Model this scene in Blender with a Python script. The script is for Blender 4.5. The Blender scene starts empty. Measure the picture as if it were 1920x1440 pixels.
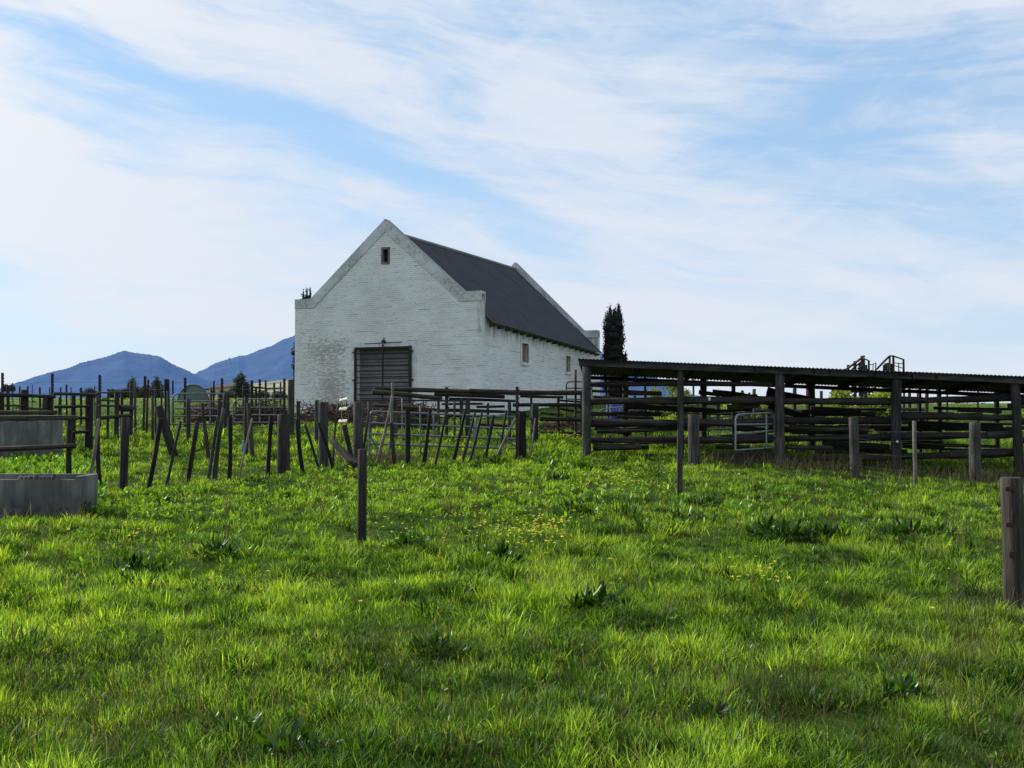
import bpy, bmesh, math, random
import numpy as np
from mathutils import Vector, Matrix, Quaternion
random.seed(7); rng = np.random.default_rng(11)
sc = bpy.context.scene
COL = sc.collection
# ------------------------------------------------------------------ camera
F = 1870.0; CX, CY = 960.0, 720.0; EYE = 1.6; HORIZON = 780.0
PITCH = math.atan((HORIZON - CY) / F)
cam = bpy.data.cameras.new("camera"); camo = bpy.data.objects.new("camera", cam); COL.objects.link(camo)
cam.sensor_fit = 'HORIZONTAL'; cam.sensor_width = 36.0; cam.lens = 36.0 * F / 1920.0
cam.clip_start = 0.1; cam.clip_end = 30000
camo.location = (0, 0, EYE); camo.rotation_euler = (math.pi / 2 + PITCH, 0, 0)
sc.camera = camo
sc.view_settings.view_transform = 'Standard'; sc.view_settings.look = 'None'; sc.view_settings.exposure = 0
sc.cycles.max_bounces = 6; sc.cycles.transparent_max_bounces = 4; sc.cycles.diffuse_bounces = 3
def ray(px, py):
    a, b = (px - CX) / F, (CY - py) / F
    c, s = math.cos(PITCH), math.sin(PITCH)
    return Vector((a, c - b * s, s + b * c))
def P(px, py, Y):
    "the point of the place that lies at distance Y in front of the camera"
    d = ray(px, py); return Vector((0, 0, EYE)) + d * (Y / d.y)
def pxm(Y): return Y / F
# ------------------------------------------------------------------ terrain
_ky = np.array([-400, -50, 0, 13, 18.5, 22, 26.5, 30, 34, 40, 44, 50, 60, 100, 130, 250, 500, 9000, 20000.])
_kz = np.array([-.3, -.3, 0, 0, .17, .30, .40, .66, 1.0, 1.3, 1.5, 1.95, 2.55, 3.4, 3.3, 0.5, -8, -20, -20.])
def smooth(a, b, x):
    t = np.clip((x - a) / (b - a), 0, 1); return t * t * (3 - 2 * t)
_tab = np.random.default_rng(3).random((64, 64))
def vnoise(x, y, s=1.0, o=0.0):
    x = np.asarray(x, float) / s + o * 7.13 + 100; y = np.asarray(y, float) / s + o * 3.71 + 100
    xi = np.floor(x).astype(int); yi = np.floor(y).astype(int); fx = x - xi; fy = y - yi
    fx = fx * fx * (3 - 2 * fx); fy = fy * fy * (3 - 2 * fy)
    g = lambda i, j: _tab[i % 64, j % 64]
    return (g(xi, yi) * (1 - fx) + g(xi + 1, yi) * fx) * (1 - fy) + (g(xi, yi + 1) * (1 - fx) + g(xi + 1, yi + 1) * fx) * fy
def height(X, Y):
    X = np.asarray(X, float); Y = np.asarray(Y, float)
    z = sum(np.interp(Y + d, _ky, _kz) for d in (-1.2, -.6, 0, .6, 1.2)) / 5
    z = z - .34 * smooth(4, 13, X) * smooth(13, 21, Y) * (1 - smooth(28, 42, Y))
    z = z - .75 * smooth(30, 45, X) * smooth(50, 80, Y) * (1 - smooth(110, 160, Y))
    z = z - .45 * smooth(6, 22, X) * smooth(45, 80, Y) * (1 - smooth(110, 160, Y))
    near = 1 - smooth(30, 60, Y)
    z = z + near * (.08 * (vnoise(X * .7, Y, 1.6) - .5) + .15 * (vnoise(X * .8, Y, .55, 5) - .5))
    return z
def H(X, Y): return float(height(X, Y))
# ------------------------------------------------------------------ node helpers
def new_mat(name):
    m = bpy.data.materials.new(name); m.use_nodes = True
    nt = m.node_tree; nt.nodes.clear()
    out = nt.nodes.new('ShaderNodeOutputMaterial')
    return m, nt, out
class N:
    def __init__(s, nt): s.nt = nt
    def __call__(s, typ, ins=None, **kw):
        n = s.nt.nodes.new(typ)
        for k, v in kw.items(): setattr(n, k, v)
        for k, v in (ins or {}).items():
            if isinstance(v, bpy.types.NodeSocket): s.nt.links.new(v, n.inputs[k])
            else: n.inputs[k].default_value = v
        return n
    def math(s, op, a, b=None, c=None, clamp=False):
        n = s.nt.nodes.new('ShaderNodeMath'); n.operation = op; n.use_clamp = clamp
        for i, v in enumerate((a, b, c)):
            if v is None: continue
            if isinstance(v, bpy.types.NodeSocket): s.nt.links.new(v, n.inputs[i])
            else: n.inputs[i].default_value = v
        return n.outputs[0]
    def mix(s, f, a, b, blend='MIX'):
        n = s.nt.nodes.new('ShaderNodeMix'); n.data_type = 'RGBA'; n.blend_type = blend
        for i, v in ((0, f), (6, a), (7, b)):
            if isinstance(v, bpy.types.NodeSocket): s.nt.links.new(v, n.inputs[i])
            else: n.inputs[i].default_value = v if i == 0 else (*v, 1)[:4]
        return n.outputs[2]
    def noise(s, vec, scale, detail=4, rough=.55, dist=0):
        n = s('ShaderNodeTexNoise', {'Scale': scale, 'Detail': detail, 'Roughness': rough, 'Distortion': dist})
        if vec is not None: s.nt.links.new(vec, n.inputs['Vector'])
        return n.outputs[0]
    def ramp(s, v, lo, hi, clamp=True):
        n = s.nt.nodes.new('ShaderNodeMapRange'); n.clamp = clamp; n.interpolation_type = 'SMOOTHSTEP'
        s.nt.links.new(v, n.inputs[0]); n.inputs[1].default_value = lo; n.inputs[2].default_value = hi
        return n.outputs[0]
    def scale(s, vec, sc_, loc=(0, 0, 0), rot=(0, 0, 0)):
        return s('ShaderNodeMapping', {'Vector': vec, 'Scale': sc_, 'Location': loc, 'Rotation': rot}).outputs[0]
MATS = {}
def wood(name, dark, light, lichen=None, rough=.85):
    m, nt, out = new_mat(name); n = N(nt)
    tc = n('ShaderNodeTexCoord').outputs['Object']; rnd = n('ShaderNodeObjectInfo').outputs['Random']
    off = n('ShaderNodeCombineXYZ', {'X': n.math('MULTIPLY', rnd, 37.), 'Y': n.math('MULTIPLY', rnd, 11.), 'Z': n.math('MULTIPLY', rnd, 71.)}).outputs[0]
    v = n('ShaderNodeVectorMath', {0: tc, 1: off}, operation='ADD').outputs[0]
    g = n.noise(n.scale(v, (26, 26, 1.6)), 1.0, 6, .65)
    b = n.noise(n.scale(v, (5, 5, 2.2)), 1.0, 4, .6)
    crack = n.ramp(n.noise(n.scale(v, (42, 42, 1.1)), 1.0, 3, .5), .60, .68)
    c = n.mix(n.ramp(g, .32, .68), dark, light)
    c = n.mix(n.math('MULTIPLY', n.ramp(b, .35, .7), .55), c, tuple(x * .42 for x in dark))
    if lichen: c = n.mix(n.math('MULTIPLY', n.ramp(n.noise(v, 5.5, 5, .7), .52, .68), .6), c, lichen)
    c = n.mix(crack, c, (.006, .005, .005))
    hsv = n('ShaderNodeHueSaturation', {'Color': c, 'Value': n.math('MULTIPLY_ADD', rnd, .7, .65)}).outputs[0]
    bmp = n('ShaderNodeBump', {'Height': n.math('SUBTRACT', g, n.math('MULTIPLY', crack, .6)), 'Strength': .55, 'Distance': .02}).outputs[0]
    p = n('ShaderNodeBsdfPrincipled', {'Base Color': hsv, 'Roughness': rough, 'Normal': bmp, 'Specular IOR Level': .25})
    nt.links.new(p.outputs[0], out.inputs[0]); MATS[name] = m; return m
wood('wood_dark', (.017, .014, .0125), (.058, .050, .043))
wood('wood_black', (.008, .007, .007), (.028, .024, .022))
wood('wood_gray', (.028, .0265, .024), (.094, .088, .080))
wood('wood_brown', (.030, .024, .017), (.085, .070, .048))
wood('wood_mossy', (.036, .032, .020), (.10, .088, .058), lichen=(.060, .072, .022))
wood('wood_pale', (.11, .10, .085), (.28, .255, .21))
def plain(name, col, col2=None, rough=.6, metal=0., scale=8., bump=.0, spec=.4):
    m, nt, out = new_mat(name); n = N(nt)
    tc = n('ShaderNodeTexCoord').outputs['Object']
    f = n.ramp(n.noise(tc, scale, 6, .65), .35, .7)
    c = n.mix(f, col, col2 or tuple(x * .6 for x in col))
    ins = {'Base Color': c, 'Roughness': rough, 'Metallic': metal, 'Specular IOR Level': spec}
    if bump: ins['Normal'] = n('ShaderNodeBump', {'Height': n.noise(tc, scale * 3, 5, .6), 'Strength': bump, 'Distance': .02}).outputs[0]
    p = n('ShaderNodeBsdfPrincipled', ins)
    nt.links.new(p.outputs[0], out.inputs[0]); MATS[name] = m; return m
plain('galvanised', (.17, .19, .195), (.10, .115, .12), .5, .4, 6.)
plain('bright_steel', (.27, .30, .31), (.17, .19, .20), .4, .4, 6.)
plain('rusty_steel', (.055, .028, .024), (.025, .014, .014), .75, .2, 14., .2)
plain('maroon_steel', (.035, .014, .015), (.018, .010, .011), .6, .2, 9.)
plain('sheet_gray', (.20, .205, .205), (.13, .135, .135), .65, .1, 1.5)
def roof_mat():
    m, nt, out = new_mat('slate_roof'); n = N(nt); tc = n('ShaderNodeTexCoord').outputs['Object']
    x, y, z = n('ShaderNodeSeparateXYZ', {0: tc}).outputs
    sheet = n('ShaderNodeTexBrick', {'Vector': n('ShaderNodeCombineXYZ', {'X': y, 'Y': n.math('MULTIPLY', z, 1.45), 'Z': 0.}).outputs[0], 'Scale': 1., 'Brick Width': .76, 'Row Height': 3.1, 'Mortar Size': .012, 'Color1': (.027, .030, .039, 1), 'Color2': (.022, .0245, .032, 1), 'Mortar': (.016, .017, .022, 1)}).outputs[0]
    st = n.ramp(n.noise(n.scale(tc, (1.2, 3.2, .35)), 1., 5, .65), .42, .7)
    c = n.mix(n.math('MULTIPLY', st, .35), sheet, (.042, .043, .049))
    c = n.mix(n.math('MULTIPLY', n.ramp(n.noise(n.scale(tc, (.8, 5, .5), (3, 1, 2)), 1., 5, .7), .60, .74), .5), c, (.060, .040, .034))
    nt.links.new(n('ShaderNodeBsdfPrincipled', {'Base Color': c, 'Roughness': n.math('MULTIPLY_ADD', st, .2, .6), 'Specular IOR Level': .25}).outputs[0], out.inputs[0]); MATS['slate_roof'] = m
roof_mat()
plain('shed_iron', (.10, .075, .075), (.045, .03, .03), .7, .3, 3.)
plain('green_sheet', (.11, .17, .15), (.075, .12, .105), .6, 0., 1.)
plain('blue_sheet', (.06, .07, .30), (.03, .035, .17), .6, 0., 2.)
plain('rust_board', (.30, .15, .085), (.16, .075, .05), .85, 0., 7.)
plain('plaster', (.70, .72, .71), (.50, .50, .47), .9, 0., 3., .15)
plain('cream_wall', (.62, .56, .42), (.50, .45, .34), .9, 0., .4)
plain('brown_roof', (.075, .045, .045), (.045, .03, .03), .9, 0., .5)
plain('brush', (.085, .042, .030), (.026, .015, .013), .9, 0., 1.2)
plain('dry_stalk', (.20, .165, .115), (.085, .068, .05), .9, 0., 3.)
plain('bark', (.06, .045, .035), (.03, .022, .018), .95, 0., 6., .4)
plain('tray_cream', (.78, .72, .58), (.55, .49, .38), .7, 0., 9.)
plain('white_plastic', (.75, .76, .76), (.6, .6, .6), .4, 0., 5.)
plain('wire_steel', (.05, .05, .05), (.03, .03, .03), .55, .5, 4.)
plain('bottle_plastic', (.15, .28, .46), (.10, .18, .33), .25, 0., 8.)

wood('wood_post', (.017, .0145, .0115), (.060, .050, .039))
wood('window_wood', (.13, .115, .10), (.24, .215, .19))
def foliage_mat(name, trans=.5, gloss=.05, rough=.4):
    m, nt, out = new_mat(name); n = N(nt)
    a = n('ShaderNodeAttribute', attribute_name='tint').outputs['Color']
    d = n('ShaderNodeBsdfDiffuse', {'Color': a})
    tcol = n.mix(1.0, a, (1.12, 1.06, .55), 'MULTIPLY')
    t = n('ShaderNodeBsdfTranslucent', {'Color': tcol})
    mx = n('ShaderNodeMixShader', {0: trans, 1: d.outputs[0], 2: t.outputs[0]})
    g = n('ShaderNodeBsdfGlossy', {'Color': (.75, .85, .8, 1), 'Roughness': rough})
    mx2 = n('ShaderNodeMixShader', {0: gloss, 1: mx.outputs[0], 2: g.outputs[0]})
    nt.links.new(mx2.outputs[0], out.inputs[0]); MATS[name] = m; return m
foliage_mat('grass_blades', .60, .016, .45)
foliage_mat('broad_leaves', .50, .035, .36)
foliage_mat('tree_leaves', .40, .03, .5)
foliage_mat('petals', .45, .02, .5)

def trough_mat():
    m, nt, out = new_mat('trough_concrete'); n = N(nt)
    tc = n('ShaderNodeTexCoord').outputs['Object']
    big = n.ramp(n.noise(n.scale(tc, (1.6, 1.6, .8)), 1.3, 5, .6), .35, .7)
    drip = n.ramp(n.noise(n.scale(tc, (9, 9, .8)), 1.0, 5, .65), .42, .66)
    z = n('ShaderNodeSeparateXYZ', {0: tc}).outputs[2]
    c = n.mix(big, (.088, .088, .078), (.20, .205, .185))
    c = n.mix(n.math('MULTIPLY', drip, .5), c, (.045, .042, .050))
    low = n.math('MULTIPLY', n.ramp(z, .52, .12), n.ramp(n.noise(n.scale(tc, (3, 3, 1.6)), 1.0, 4, .6), .36, .58))
    c = n.mix(n.math('MULTIPLY', low, .8), c, (.028, .026, .034))
    bl = n.math('MULTIPLY', n.ramp(n.noise(n.scale(tc, (1.7, 1, 2.4), (2.2, 0, .9)), 1.0, 3, .5), .56, .66), n.ramp(z, .5, .2))
    c = n.mix(n.math('MULTIPLY', bl, .7), c, (.20, .21, .22))
    bmp = n('ShaderNodeBump', {'Height': n.noise(tc, 30, 6, .7), 'Strength': .3, 'Distance': .02}).outputs[0]
    p = n('ShaderNodeBsdfPrincipled', {'Base Color': c, 'Roughness': .92, 'Normal': bmp})
    nt.links.new(p.outputs[0], out.inputs[0]); MATS['trough_concrete'] = m
trough_mat()
def barn_mat():
    m, nt, out = new_mat('whitewashed_brick'); n = N(nt)
    tc = n('ShaderNodeTexCoord').outputs['Object']
    s = n('ShaderNodeSeparateXYZ', {0: tc}); x, y, z = s.outputs
    wob = n.noise(tc, .9, 3, .5)
    u = n.math('ADD', x, y)
    v = n.math('MULTIPLY_ADD', wob, .05, z)
    vec = n('ShaderNodeCombineXYZ', {'X': u, 'Y': v, 'Z': 0.}).outputs[0]
    br = n('ShaderNodeTexBrick', {'Vector': vec, 'Scale': 1.0, 'Mortar Size': .011, 'Mortar Smooth': .35, 'Brick Width': .235, 'Row Height': .092, 'Color1': (1, 1, 1, 1), 'Color2': (.55, .55, .55, 1), 'Mortar': (0, 0, 0, 1)})
    tone = n('ShaderNodeRGBToBW', {0: br.outputs['Color']}).outputs[0]
    mort = br.outputs['Fac']
    big = n.noise(vec, .55, 5, .6)
    fine = n.noise(n.scale(vec, (2.4, 9, 1)), 1.0, 6, .72)
    base = n.mix(n.ramp(big, .3, .72), (.72, .725, .685), (.84, .84, .80))
    base = n.mix(n.math('MULTIPLY', n.ramp(fine, .46, .74), .40), base, (.38, .385, .36))
    # mortar courses, unevenly filled with paint
    mm = n.math('MULTIPLY', mort, n.ramp(n.noise(n.scale(vec, (1.1, 4., 1)), 1.0, 4, .6), .38, .66))
    base = n.mix(n.math('MULTIPLY', mm, .52), base, (.19, .185, .17))
    # long open joints, their shadow lines painted in near black
    cr = n.math('MULTIPLY', n.ramp(n.noise(n.scale(vec, (.7, 11, 1), (3, 1, 0)), 1.0, 3, .55), .60, .66), mort)
    base = n.mix(cr, base, (.06, .055, .05))
    # paint worn off: brick shows through in a lower patch of the gable
    def g(cx, cz, sx, sz):
        a = n.math('DIVIDE', n.math('SUBTRACT', u, cx), sx); b = n.math('DIVIDE', n.math('SUBTRACT', z, cz), sz)
        return n.math('EXPONENT', n.math('MULTIPLY', n.math('ADD', n.math('MULTIPLY', a, a), n.math('MULTIPLY', b, b)), -1.))
    reg = n.math('ADD', n.math('ADD', g(2.0, 2.7, .95, 1.5), n.math('MULTIPLY', g(1.1, 4.7, .8, .8), .7)), n.math('ADD', n.math('MULTIPLY', g(2.4, 4.7, .7, .7), .55), n.math('MULTIPLY', g(7.0, 4.6, 1.1, .9), .20)))
    wear = n.math('MULTIPLY_ADD', n.noise(n.scale(vec, (4.3, 10.9, 1)), 1.0, 3, .7), .72, n.math('MULTIPLY', n.noise(vec, 1.5, 4, .7), .28))
    bricky = n.math('MULTIPLY', n.ramp(n.math('ADD', n.math('MULTIPLY_ADD', tone, .10, wear), n.math('MULTIPLY', reg, .22)), .67, .745), .55)
    base = n.mix(bricky, base, n.mix(n.noise(vec, 9, 2), (.16, .12, .085), (.27, .235, .19)))
    # chips
    chip = n.ramp(n.noise(vec, 5.2, 3, .6), .745, .77)
    base = n.mix(chip, base, (.10, .09, .08))
    # grime below the eaves and at the foot
    foot = n.math('MULTIPLY', n.ramp(z, 2.6, 1.0), n.ramp(n.noise(n.scale(vec, (3, 1, 1)), 1.0, 4, .6), .35, .7))
    base = n.mix(n.math('MULTIPLY', foot, .5), base, (.26, .25, .21))
    side = n.ramp(x, 9.3, 9.6)
    eave = n.math('MULTIPLY', n.math('MULTIPLY', side, n.ramp(z, 4.9, 5.55)), n.ramp(n.noise(n.scale(vec, (2.2, .35, 1)), 1.0, 4, .7), .4, .66))
    base = n.mix(n.math('MULTIPLY', eave, .8), base, (.15, .12, .07))
    hgt = n.math('ADD', n.math('MULTIPLY', mort, -.9), n.math('MULTIPLY', fine, .6))
    bmp = n('ShaderNodeBump', {'Height': hgt, 'Strength': .6, 'Distance': .018}).outputs[0]
    p = n('ShaderNodeBsdfPrincipled', {'Base Color': base, 'Roughness': .9, 'Normal': bmp, 'Specular IOR Level': .15})
    nt.links.new(p.outputs[0], out.inputs[0]); MATS['whitewashed_brick'] = m
    m, nt, out = new_mat('weathered_coping'); n = N(nt)
    tc = n('ShaderNodeTexCoord').outputs['Object']
    c = n.mix(n.ramp(n.noise(tc, 1.2, 5, .65), .3, .7), (.66, .675, .66), (.50, .51, .49))
    c = n.mix(n.math('MULTIPLY', n.math('MULTIPLY', n.ramp(n.noise(tc, 9, 6, .8), .40, .60), n.ramp(n.noise(n.scale(tc, (1, 1, 1), (4, 0, 2)), .8, 3, .6), .40, .60)), .62), c, (.13, .125, .11))
    nz = n('ShaderNodeSeparateXYZ', {0: n('ShaderNodeNewGeometry').outputs['Normal']}).outputs[2]
    c = n.mix(n.math('MULTIPLY', n.ramp(nz, .3, .6), .7), c, (.17, .16, .14))
    p = n('ShaderNodeBsdfPrincipled', {'Base Color': c, 'Roughness': .95})
    nt.links.new(p.outputs[0], out.inputs[0]); MATS['weathered_coping'] = m
barn_mat()
# ------------------------------------------------------------------ mesh builder
class MB:
    def __init__(s): s.v = []; s.f = []; s.sm = []
    def add(s, vs, fs, smooth=False):
        o = len(s.v); s.v += [tuple(p) for p in vs]
        for f in fs: s.f.append(tuple(i + o for i in f)); s.sm.append(smooth)
    def box(s, c, d, M=None):
        hx, hy, hz = (q / 2 for q in d)
        vs = [Vector((x, y, z)) for x in (-hx, hx) for y in (-hy, hy) for z in (-hz, hz)]
        vs = [(M @ p if M else p) + Vector(c) for p in vs]
        s.add(vs, [(0, 1, 3, 2), (4, 6, 7, 5), (0, 4, 5, 1), (2, 3, 7, 6), (0, 2, 6, 4), (1, 5, 7, 3)]); return s
    def span(s, lo, hi):
        return s.box([(a + b) / 2 for a, b in zip(lo, hi)], [b - a for a, b in zip(lo, hi)])
    def tube(s, pts, rad, n=8, lump=0., seed=0, cap=True, sq=False):
        pts = [Vector(p) for p in pts]; r = random.Random(seed)
        if not isinstance(rad, (list, tuple)): rad = [rad] * len(pts)
        ph = [r.random() * 6.28 for _ in range(4)]
        vs = []; up = None
        for i, p in enumerate(pts):
            t = (pts[min(i + 1, len(pts) - 1)] - pts[max(i - 1, 0)]).normalized()
            if up is None:
                up = Vector((0, 0, 1)) if abs(t.z) < .9 else Vector((1, 0, 0))
            a = t.cross(up).normalized(); b = a.cross(t).normalized(); up = b
            for k in range(n):
                an = 2 * math.pi * (k + (.5 if sq else 0)) / n
                q = rad[i] * (1 + lump * (math.sin(2 * an + ph[0] + i * .9) * .5 + math.sin(3 * an + ph[1] - i * 1.7) * .35 + (r.random() - .5) * .8))
                vs.append(p + a * math.cos(an) * q + b * math.sin(an) * q)
        fs = [(i * n + k, i * n + (k + 1) % n, (i + 1) * n + (k + 1) % n, (i + 1) * n + k) for i in range(len(pts) - 1) for k in range(n)]
        s.add(vs, fs, not sq)
        if cap:
            L = (len(pts) - 1) * n
            s.add(vs[:n], [tuple(range(n))[::-1]]); s.add(vs[L:], [tuple(range(n))])
        return s
    def prism(s, poly, y0, y1):
        "polygon given as (x, z), extruded along y"
        n = len(poly)
        vs = [(x, y0, z) for x, z in poly] + [(x, y1, z) for x, z in poly]
        s.add(vs, [tuple(range(n)), tuple(range(2 * n - 1, n - 1, -1))] + [(i, i + n, (i + 1) % n + n, (i + 1) % n) for i in range(n)]); return s
    def build(s, name, mat, parent=None, loc=None, rot=None):
        me = bpy.data.meshes.new(name); me.from_pydata(s.v, [], s.f); me.validate()
        if len(me.polygons) == len(s.sm): me.polygons.foreach_set('use_smooth', s.sm)
        bm = bmesh.new(); bm.from_mesh(me); bmesh.ops.recalc_face_normals(bm, faces=bm.faces); bm.to_mesh(me); bm.free()
        me.materials.append(MATS[mat]); me.update()
        o = bpy.data.objects.new(name, me); COL.objects.link(o)
        if parent: o.parent = parent
        if loc is not None: o.location = loc
        if rot is not None: o.rotation_mode = 'QUATERNION'; o.rotation_quaternion = rot
        return o
def tag(o, label=None, cat=None, group=None, kind=None):
    if label: o['label'] = label
    if cat: o['category'] = cat
    if group: o['group'] = group
    if kind: o['kind'] = kind
    return o
def thing(name, loc, label, cat, group=None, rz=0):
    e = bpy.data.objects.new(name, None); COL.objects.link(e); e.location = loc; e.rotation_euler = (0, 0, rz)
    e.empty_display_size = .2
    return tag(e, label, cat, group)
_s = [100]
def log(name, p0, p1, r0, r1, mat, parent=None, bend=.012, lump=.10, sides=10, sq=False, steps=None):
    "a pole whose local z runs along its length"
    _s[0] += 1; r = random.Random(_s[0]); p0 = Vector(p0); p1 = Vector(p1); d = p1 - p0; L = d.length
    k = steps or max(5, min(16, int(L / .3)))
    bx, by = (r.random() - .5) * 2 * bend * L, (r.random() - .5) * 2 * bend * L
    pts = []; rad = []
    for i in range(k + 1):
        t = i / k; w = math.sin(math.pi * t)
        pts.append((bx * w + (r.random() - .5) * bend * .5 * L / k, by * w, L * t)); rad.append((r0 + (r1 - r0) * t) * (1 + (r.random() - .5) * lump * .8))
    m = MB()
    if not sq:  # worn ends
        pts = [pts[0]] + pts[1:-1] + [(pts[-1][0], pts[-1][1], L - r1 * .12), (pts[-1][0], pts[-1][1], L)]
        rad = rad[:-1] + [rad[-1], rad[-1] * .9]
    m.tube(pts, rad, 4 if sq else sides, lump * (.3 if sq else 1), _s[0], sq=sq)
    q = d.to_track_quat('Z', 'Y')
    loc = p0 - (parent.location if parent else Vector((0, 0, 0)))
    return m.build(name, mat, parent, loc, q)
# ------------------------------------------------------------------ light
SUN_AZ, SUN_EL = math.radians(-62), math.radians(32)   # to the left, beyond the barn
S = Vector((math.sin(SUN_AZ) * math.cos(SUN_EL), math.cos(SUN_AZ) * math.cos(SUN_EL), math.sin(SUN_EL)))
sl = bpy.data.lights.new("sun", 'SUN'); sl.energy = 5.0; sl.angle = math.radians(.5); sl.color = (1, .95, .85)
so = bpy.data.objects.new("sun", sl); COL.objects.link(so); so.location = (-30, 20, 30); so.rotation_mode = 'QUATERNION'; so.rotation_quaternion = S.to_track_quat('Z', 'Y')
def make_world():
    w = bpy.data.worlds.new("World"); sc.world = w; w.use_nodes = True
    nt = w.node_tree; nt.nodes.clear(); n = N(nt)
    out = nt.nodes.new('ShaderNodeOutputWorld')
    sky = n('ShaderNodeTexSky', sky_type='NISHITA', sun_disc=False, sun_elevation=SUN_EL, sun_rotation=SUN_AZ, air_density=1.0, dust_density=.6, ozone_density=2.0)
    d = n('ShaderNodeTexCoord').outputs['Generated']
    x, y, z = n('ShaderNodeSeparateXYZ', {0: d}).outputs
    az = n.math('ARCTAN2', x, y); el = n.math('ARCSINE', z)
    base = n('ShaderNodeCombineXYZ', {'X': az, 'Y': el, 'Z': 0.}).outputs[0]
    w1 = n.noise(base, 2.6, 3, .5); w2 = n.noise(n.scale(base, (1, 1, 1), (5, 3, 0)), 2.2, 3, .5)
    wx = n.math('MULTIPLY_ADD', w1, .16, n.math('SUBTRACT', az, .08)); wy = n.math('MULTIPLY_ADD', w2, .10, n.math('SUBTRACT', el, .05))
    wv = n('ShaderNodeCombineXYZ', {'X': wx, 'Y': wy, 'Z': 0.}).outputs[0]
    def streak(rot, sa, sb, loc, detail=7, rough=.62, dist=.4):
        return n.noise(n.scale(n.scale(wv, (1, 1, 1), loc, (0, 0, math.radians(rot))), (sa, sb, 1)), 1.0, detail, rough, dist)
    a = streak(18, 2.6, 12, (0, 0, 0), 8, .60, .6); b = streak(7, 3.4, 30, (2, 4, 0), 8, .62, .9); c = streak(28, 1.5, 7, (7, 1, 0), 5, .55)
    wisp = streak(-12, 10, 34, (3, 9, 0), 8, .66, 1.2)
    def gauss(px, py, sx, sy, rot, amp):
        ca, cb = math.atan((px - CX) / F), math.atan((HORIZON - py) / F)
        A = n.math('SUBTRACT', wx, ca); B = n.math('SUBTRACT', wy, cb); r = math.radians(rot)
        U = n.math('ADD', n.math('MULTIPLY', A, math.cos(r) * F / sx), n.math('MULTIPLY', B, -math.sin(r) * F / sx))
        V = n.math('ADD', n.math('MULTIPLY', A, math.sin(r) * F / sy), n.math('MULTIPLY', B, math.cos(r) * F / sy))
        e = n.math('EXPONENT', n.math('MULTIPLY', n.math('ADD', n.math('MULTIPLY', U, U), n.math('MULTIPLY', V, V)), -1.))
        return n.math('MULTIPLY', e, amp)
    cover = n.math('ADD', n.math('ADD', n.math('MULTIPLY', n.math('SUBTRACT', a, .5), 1.7), n.math('MULTIPLY', n.math('SUBTRACT', b, .5), 1.55)),
                   n.math('ADD', n.math('MULTIPLY', n.math('SUBTRACT', c, .5), 1.0), n.math('MULTIPLY', n.math('SUBTRACT', wisp, .5), .55)))
    cover = n.math('ADD', cover, .70)
    for gg in SKY_BLOBS: cover = n.math('ADD', cover, gauss(*gg))
    cov = n.ramp(cover, .02, 1.12)
    # low haze
    hz = n.math('EXPONENT', n.math('MULTIPLY', n.math('MAXIMUM', el, 0.), -6.))
    sunny = n('ShaderNodeVectorMath', {0: d, 1: tuple(S)}, operation='DOT_PRODUCT').outputs['Value']
    glow = n.math('POWER', n.math('MAXIMUM', sunny, 0.), 5.)
    cl = n.mix(n.ramp(glow, 0., .8), (7.6, 8.15, 9.1), (10.3, 10.1, 9.6))
    blue = n.mix(.62, n.mix(1.0, sky.outputs[0], SKY_TINT, 'MULTIPLY'), (3.4, 5.9, 9.0))
    col = n.mix(n.math('MULTIPLY', hz, .75), blue, (7.2, 8.0, 9.2))
    col = n.mix(n.math('MULTIPLY', cov, .94), col, cl)
    bg = n('ShaderNodeBackground', {'Color': col, 'Strength': .1})
    nt.links.new(bg.outputs[0], out.inputs[0])
    w.cycles.sampling_method = 'MANUAL'; w.cycles.sample_map_resolution = 512
SKY_TINT = (1.5, 1.68, 1.72)
#            px    py   length width tilt amount    (tilt: degrees the band falls to the right)
SKY_BLOBS = [(60, 400, 560, 150, 17, .52), (40, 40, 300, 60, 12, .30), (260, 610, 420, 22, 6, .25), (200, 545, 420, 16, 8, -.20),
             (560, 250, 360, 40, 19, -.50), (240, 150, 420, 34, 12, -.30), (820, 340, 260, 40, 16, -.38), (640, 60, 420, 46, 12, -.14),
             (60, 655, 420, 26, 2, -.25), (480, 560, 300, 18, 6, -.25), (1010, 470, 130, 40, 20, -.45), (1700, 620, 420, 40, 3, -.30),
             (1420, 285, 230, 60, 8, -.42), (1800, 200, 260, 90, 20, -.30), (1650, 430, 300, 60, 5, -.25), (1100, 40, 500, 60, 8, -.12),
             (1100, 180, 420, 60, 12, .28), (1350, 600, 420, 70, 2, .40), (400, 165, 130, 26, 12, .30), (1050, 400, 260, 30, 20, .28)]
make_world()
exec_parts = True
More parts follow.
